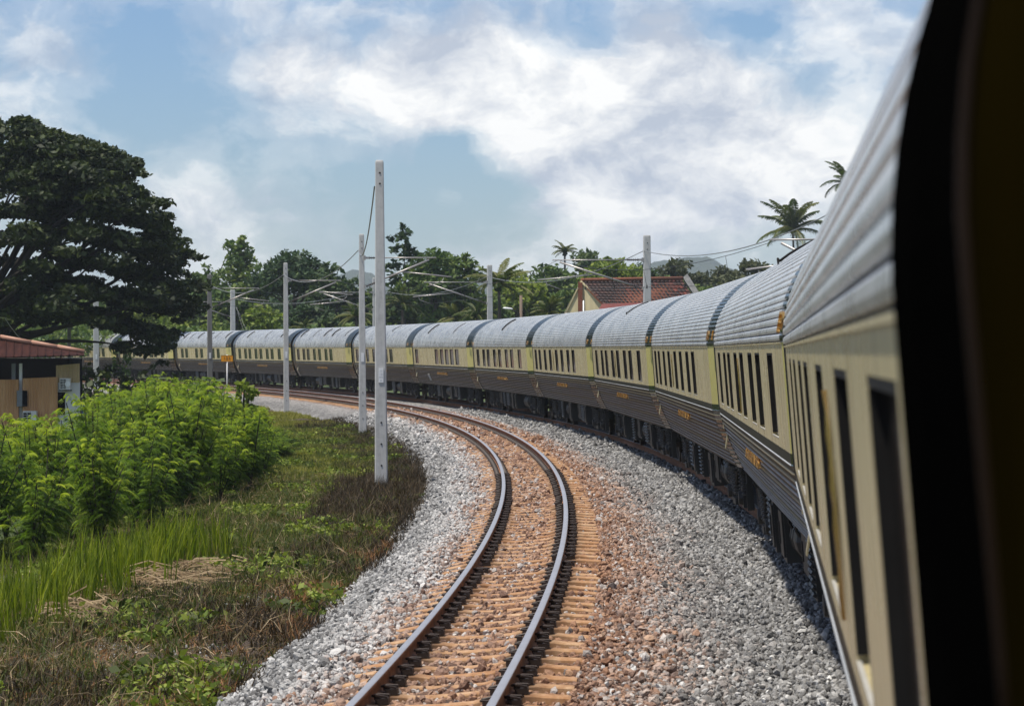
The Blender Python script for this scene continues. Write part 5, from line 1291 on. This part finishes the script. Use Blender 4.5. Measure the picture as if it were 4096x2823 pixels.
scat('dead_scrub', 9000, strip(10, 112, -5.6, -2.2, lambda s, d: ((d > -4.2 - .5 * np.sin(s * .5)) & (s > 30)) | ((s <= 30) & (patch(s, d, .9, 1.6, 5) < .2) & (rng.random(len(s)) < .8))), [tuft(20 + i, 18, .20, .12, .005, 1.0, G_BROWN) for i in range(4)], .5, 1.5, .3)
scat('dead_scrub_thicket', 1000, strip(40, 58, -4.4, -2.3, lambda s, d: rng.random(len(s)) < np.clip(1.3 - np.abs(s - 49) / 9, 0, 1)), [tuft(24 + i, 22, .42, .16, .005, .9, G_BROWN) for i in range(3)], .6, 1.3, .25)
scat('yellow_grass', 11000, strip(58, 165, -6.6, -2.7, lambda s, d: (patch(s, d, .4, 1.3, 2) > -.4) & ((d < -3.2) | (s > 104))), [tuft(60 + i, 16, .18, .12, .007, .9, G_YEL) for i in range(3)], .6, 1.4)
scat('creeping_weeds', 6500, strip(10, 100, -9, -2.4, lambda s, d: patch(s, d, .8, 2.3, 3) > .55), [weed(i, LEAF_B) for i in range(3)] + [weed(9, G_GREEN)], .6, 1.5)
scat('straw_litter', 6000, strip(10, 60, -8.5, -2.5), [tuft(40 + i, 5, .26, .16, .005, 2.2, G_STRAW) for i in range(3)], .5, 1.2, 1.2)
scat('rusty_grass', 420, strip(12, 40, -3.2, -2.3, lambda s, d: patch(s, d, 1.1, 2, 0) > .5), [tuft(50 + i, 16, .22, .10, .006, .8, G_RUST) for i in range(3)], .7, 1.3)
def gravel_pts(n):
    return strip(9, 34, -6.0, -2.5, lambda s, d: patch(s, d, .9, 1.6, 5) > .35)(n)
scat('short_dead_grass', 5200, strip(8, 32, -7.5, -2.4), [tuft(84 + i, 14, .10, .12, .006, 1.1, G_BROWN if i < 2 else G_RUST if i < 3 else G_GREEN) for i in range(5)], .5, 1.3, .4)
P = gravel_pts(5200); n = len(P)
scatter('scattered_gravel', P, rng.uniform(0, 6.28, (n, 3)), np.repeat((.035 * rng.lognormal(0, .35, n))[:, None], 3, 1), {'rnd': rng.beta(2.5, 1.3, n), 'off': np.zeros(n), 'rust': np.zeros(n), 'dark': rng.uniform(0, .4, n)}, STONES)
# tall fresh grass in front of the thicket
def line_pts(n, pts, wdt):
    f = rng.random(n) * (len(pts) - 1); j = f.astype(int); j = np.minimum(j, len(pts) - 2); f = f - j; A = np.array(pts)
    P = A[j] + (A[j + 1] - A[j]) * f[:, None]; P = P + rng.normal(0, wdt, P.shape); z, _, _ = gnd(P[:, 0], P[:, 1]); return np.stack([P[:, 0], P[:, 1], z], 1)
TG = [(-6.9, 31.5), (-6.6, 35), (-6.15, 38.5), (-5.75, 42), (-5.35, 45.5)]
P = line_pts(430, TG, .38); n = len(P)
scatter('tall_grass', P, np.stack([rng.normal(0, .10, n), rng.normal(0, .10, n), rng.uniform(0, 6.28, n)], 1), np.repeat(rng.uniform(.6, 1.15, n)[:, None], 3, 1), {}, [tuft(70 + i, 7, .95, .10, .012, .35, G_TALL) for i in range(5)])
# heap of cut straw
def straw_heap(cx, cy, sx_, sy_, n, hgt, seed):
    r = np.random.default_rng(seed); VV, FF, TT = [], [], []
    z0, _, _ = gnd(np.array([cx]), np.array([cy])); z0 = z0[0]
    for k in range(n):
        x, y = r.normal(0, sx_), r.normal(0, sy_); z = z0 + hgt * math.exp(-(x / sx_)**2 - (y / sy_)**2) * r.uniform(.0, 1.3) + .02; a = r.normal(.3, 1.0); L = r.uniform(.2, .75); d = np.array([math.cos(a), math.sin(a) * .6, 0]); sd_ = np.array([0, .005, .008]); o_ = len(VV); r2 = r.normal(0, .1); tl_ = r.normal(0, .25) * L
        for f in (-.5, 0, .5): q_ = np.array([cx + x, cy + y, z]) + d * L * f + np.array([r2 * f, 0, .16 * L * (1 - 4 * f * f) + tl_ * f]); VV += [q_ - sd_, q_ + sd_]
        FF += [(o_, o_ + 1, o_ + 3, o_ + 2), (o_ + 2, o_ + 3, o_ + 5, o_ + 4)]; TT += [r.random()] * 6
    return mesh_np('cut_straw', np.array(VV), np.array(FF), G_STRAW, attrs={'tint': np.array(TT)})
for i, a in enumerate(((-5.25, 39.5, .5, .7, 300, .24, 1), (-5.9, 36, .5, .9, 220, .10, 2), (-4.8, 41.5, .5, .8, 160, .12, 3))):
    o = inst('cut_straw', straw_heap(*a)); tag(o, kind='stuff')
# white scraps of litter
LIT = mat('white_litter', lambda t: pbr(t, t.mix(t.noise(co(t), 20, 3), (.70, .70, .69), (.45, .44, .42)), .6))
for i, (u, v, w_, lab) in enumerate(((237, 607, .34, 'crumpled white scrap lying on the brown verge'), (258, 604, .12, 'small white lump beside the crumpled scrap'), (244, 584, .12, 'small pale scrap near the straw heap'))):
    y = (CZ + .82) * F / (v - 352.5); p = at(u, v, y); m = MB(); rr = random.Random(i); G = []
    for a in range(5): G.append([(p.x + (a / 4 - .5) * w_, p.y + (b / 3 - .5) * w_ * .5, p.z + .02 + rr.uniform(0, .05)) for b in range(4)])
    m.grid(G); m.grid([[(q_[0], q_[1], q_[2] - .015) for q_ in g[::-1]] for g in G]); tag(m.build('litter_scrap', LIT), lab, 'litter')

# ------------------------------------------------------------------ two people near the hut, mostly hidden by leaves
def m_person(shirt, legs):
    def f(t):
        z = t.n('ShaderNodeSeparateXYZ', i={0: co(t)}).outputs[2]; n = t.noise(co(t), 6, 3)
        sk = t.mix(n, (.30, .15, .085), (.22, .11, .06)); cl = t.mix(n, shirt, tuple(c * .7 for c in shirt)); lg = t.mix(n, legs, tuple(c * .7 for c in legs))
        c = t.mix(t.math('GREATER_THAN', z, .92), lg, cl); c = t.mix(t.math('GREATER_THAN', z, 1.44), c, sk)
        return pbr(t, c, .8)
    return f
def person(u, y, zfeet, shirt, legs, hair_mat, label, face, cap=False):
    J = {'pel': (0, 0, .95, .13), 'wst': (0, 0, 1.10, .125), 'chs': (0, 0, 1.32, .15), 'nck': (0, 0, 1.48, .055), 'hd0': (0, -.015, 1.56, .085), 'hd1': (0, -.01, 1.67, .085)}
    E_ = [('pel', 'wst'), ('wst', 'chs'), ('chs', 'nck'), ('nck', 'hd0'), ('hd0', 'hd1')]
    for sg, n in ((-1, 'l'), (1, 'r')):
        J['hp' + n] = (sg * .09, 0, .90, .095); J['kn' + n] = (sg * .10, -.02, .50, .062); J['an' + n] = (sg * .10, .02, .09, .042); J['to' + n] = (sg * .11, -.14, .04, .036)
        J['sh' + n] = (sg * .19, 0, 1.41, .062); J['el' + n] = (sg * .25, .03, 1.14, .042); J['wr' + n] = (sg * .24, -.12, .93, .030); J['ha' + n] = (sg * .235, -.17, .86, .028)
        E_ += [('pel', 'hp' + n), ('hp' + n, 'kn' + n), ('kn' + n, 'an' + n), ('an' + n, 'to' + n), ('chs', 'sh' + n), ('sh' + n, 'el' + n), ('el' + n, 'wr' + n), ('wr' + n, 'ha' + n)]
    ks = list(J); me = bpy.data.meshes.new('person'); me.from_pydata([J[k][:3] for k in ks], [(ks.index(a), ks.index(b)) for a, b in E_], [])
    o = bpy.data.objects.new('person', me); col.objects.link(o); o.modifiers.new('skin', 'SKIN'); sm = o.modifiers.new('sub', 'SUBSURF'); sm.levels = sm.render_levels = 2
    for i, k in enumerate(ks): rr = J[k][3]; me.skin_vertices[0].data[i].radius = (rr, rr * (.75 if k in ('pel', 'wst', 'chs') else 1))
    me.skin_vertices[0].data[0].use_root = True
    dg = bpy.context.evaluated_depsgraph_get(); bm_ = bpy.data.meshes.new_from_object(o.evaluated_get(dg)); col.objects.unlink(o); bpy.data.objects.remove(o)
    bm_.materials.clear(); bm_.materials.append(mat('clothed_figure', m_person(shirt, legs))); bm_.polygons.foreach_set('use_smooth', [True] * len(bm_.polygons))
    x = (u - W0 / 2) * y / F; root = inst('person', bm_, None, Matrix.Translation((x, y, zfeet)) @ Matrix.Rotation(face, 4, 'Z')); tag(root, label, 'person')
    m = MB(); m.lathe((0, -.005, 1.62), [(.098, 0), (.102, .05), (.088, .10), (.05, .135), (0, .145)], 'z', 14)
    if cap: m.grid([[(.09 * math.cos(a) * k, -.06 - .11 * abs(math.sin(a)) * k, 1.645) for a in np.linspace(0, math.pi, 7)] for k in (.7, 1.15)])
    m.build('cap' if cap else 'hair', hair_mat, root, True)
    return root
HAIR = mat('black_hair', lambda t: pbr(t, (.012, .010, .009), .5)); CAPM = mat('grey_white_cap', lambda t: pbr(t, (.50, .52, .55), .7))
person(81.0, 114.5, ground_at(-18.3, 114.5), (.02, .10, .60), (.03, .035, .06), HAIR, 'person in a blue shirt standing at the whitewashed hut corner', 2.4)
person(147.0, 104.0, ground_at(-14, 104) + .25, (.015, .30, .16), (.03, .03, .035), CAPM, 'person in a green shirt and pale cap among the shrubs', .6, True)

# ------------------------------------------------------------------ the air between here and the hills
hz = MB(); hz.box((0, 1900, 61.5), (9000, 4400, 129)); ho = hz.build('haze', [])
hm_ = bpy.data.materials.new('haze_air'); hm_.use_nodes = True; hm_.node_tree.nodes.clear(); t = NT(hm_.node_tree)
out = t.n('ShaderNodeOutputMaterial'); pv = t.n('ShaderNodeVolumePrincipled', i={'Color': (.80, .90, 1.0, 1), 'Density': 1.5e-4, 'Anisotropy': .1}); hm_.node_tree.links.new(pv.outputs[0], out.inputs['Volume'])
ho.data.materials.clear(); ho.data.materials.append(hm_); tag(ho, kind='stuff')
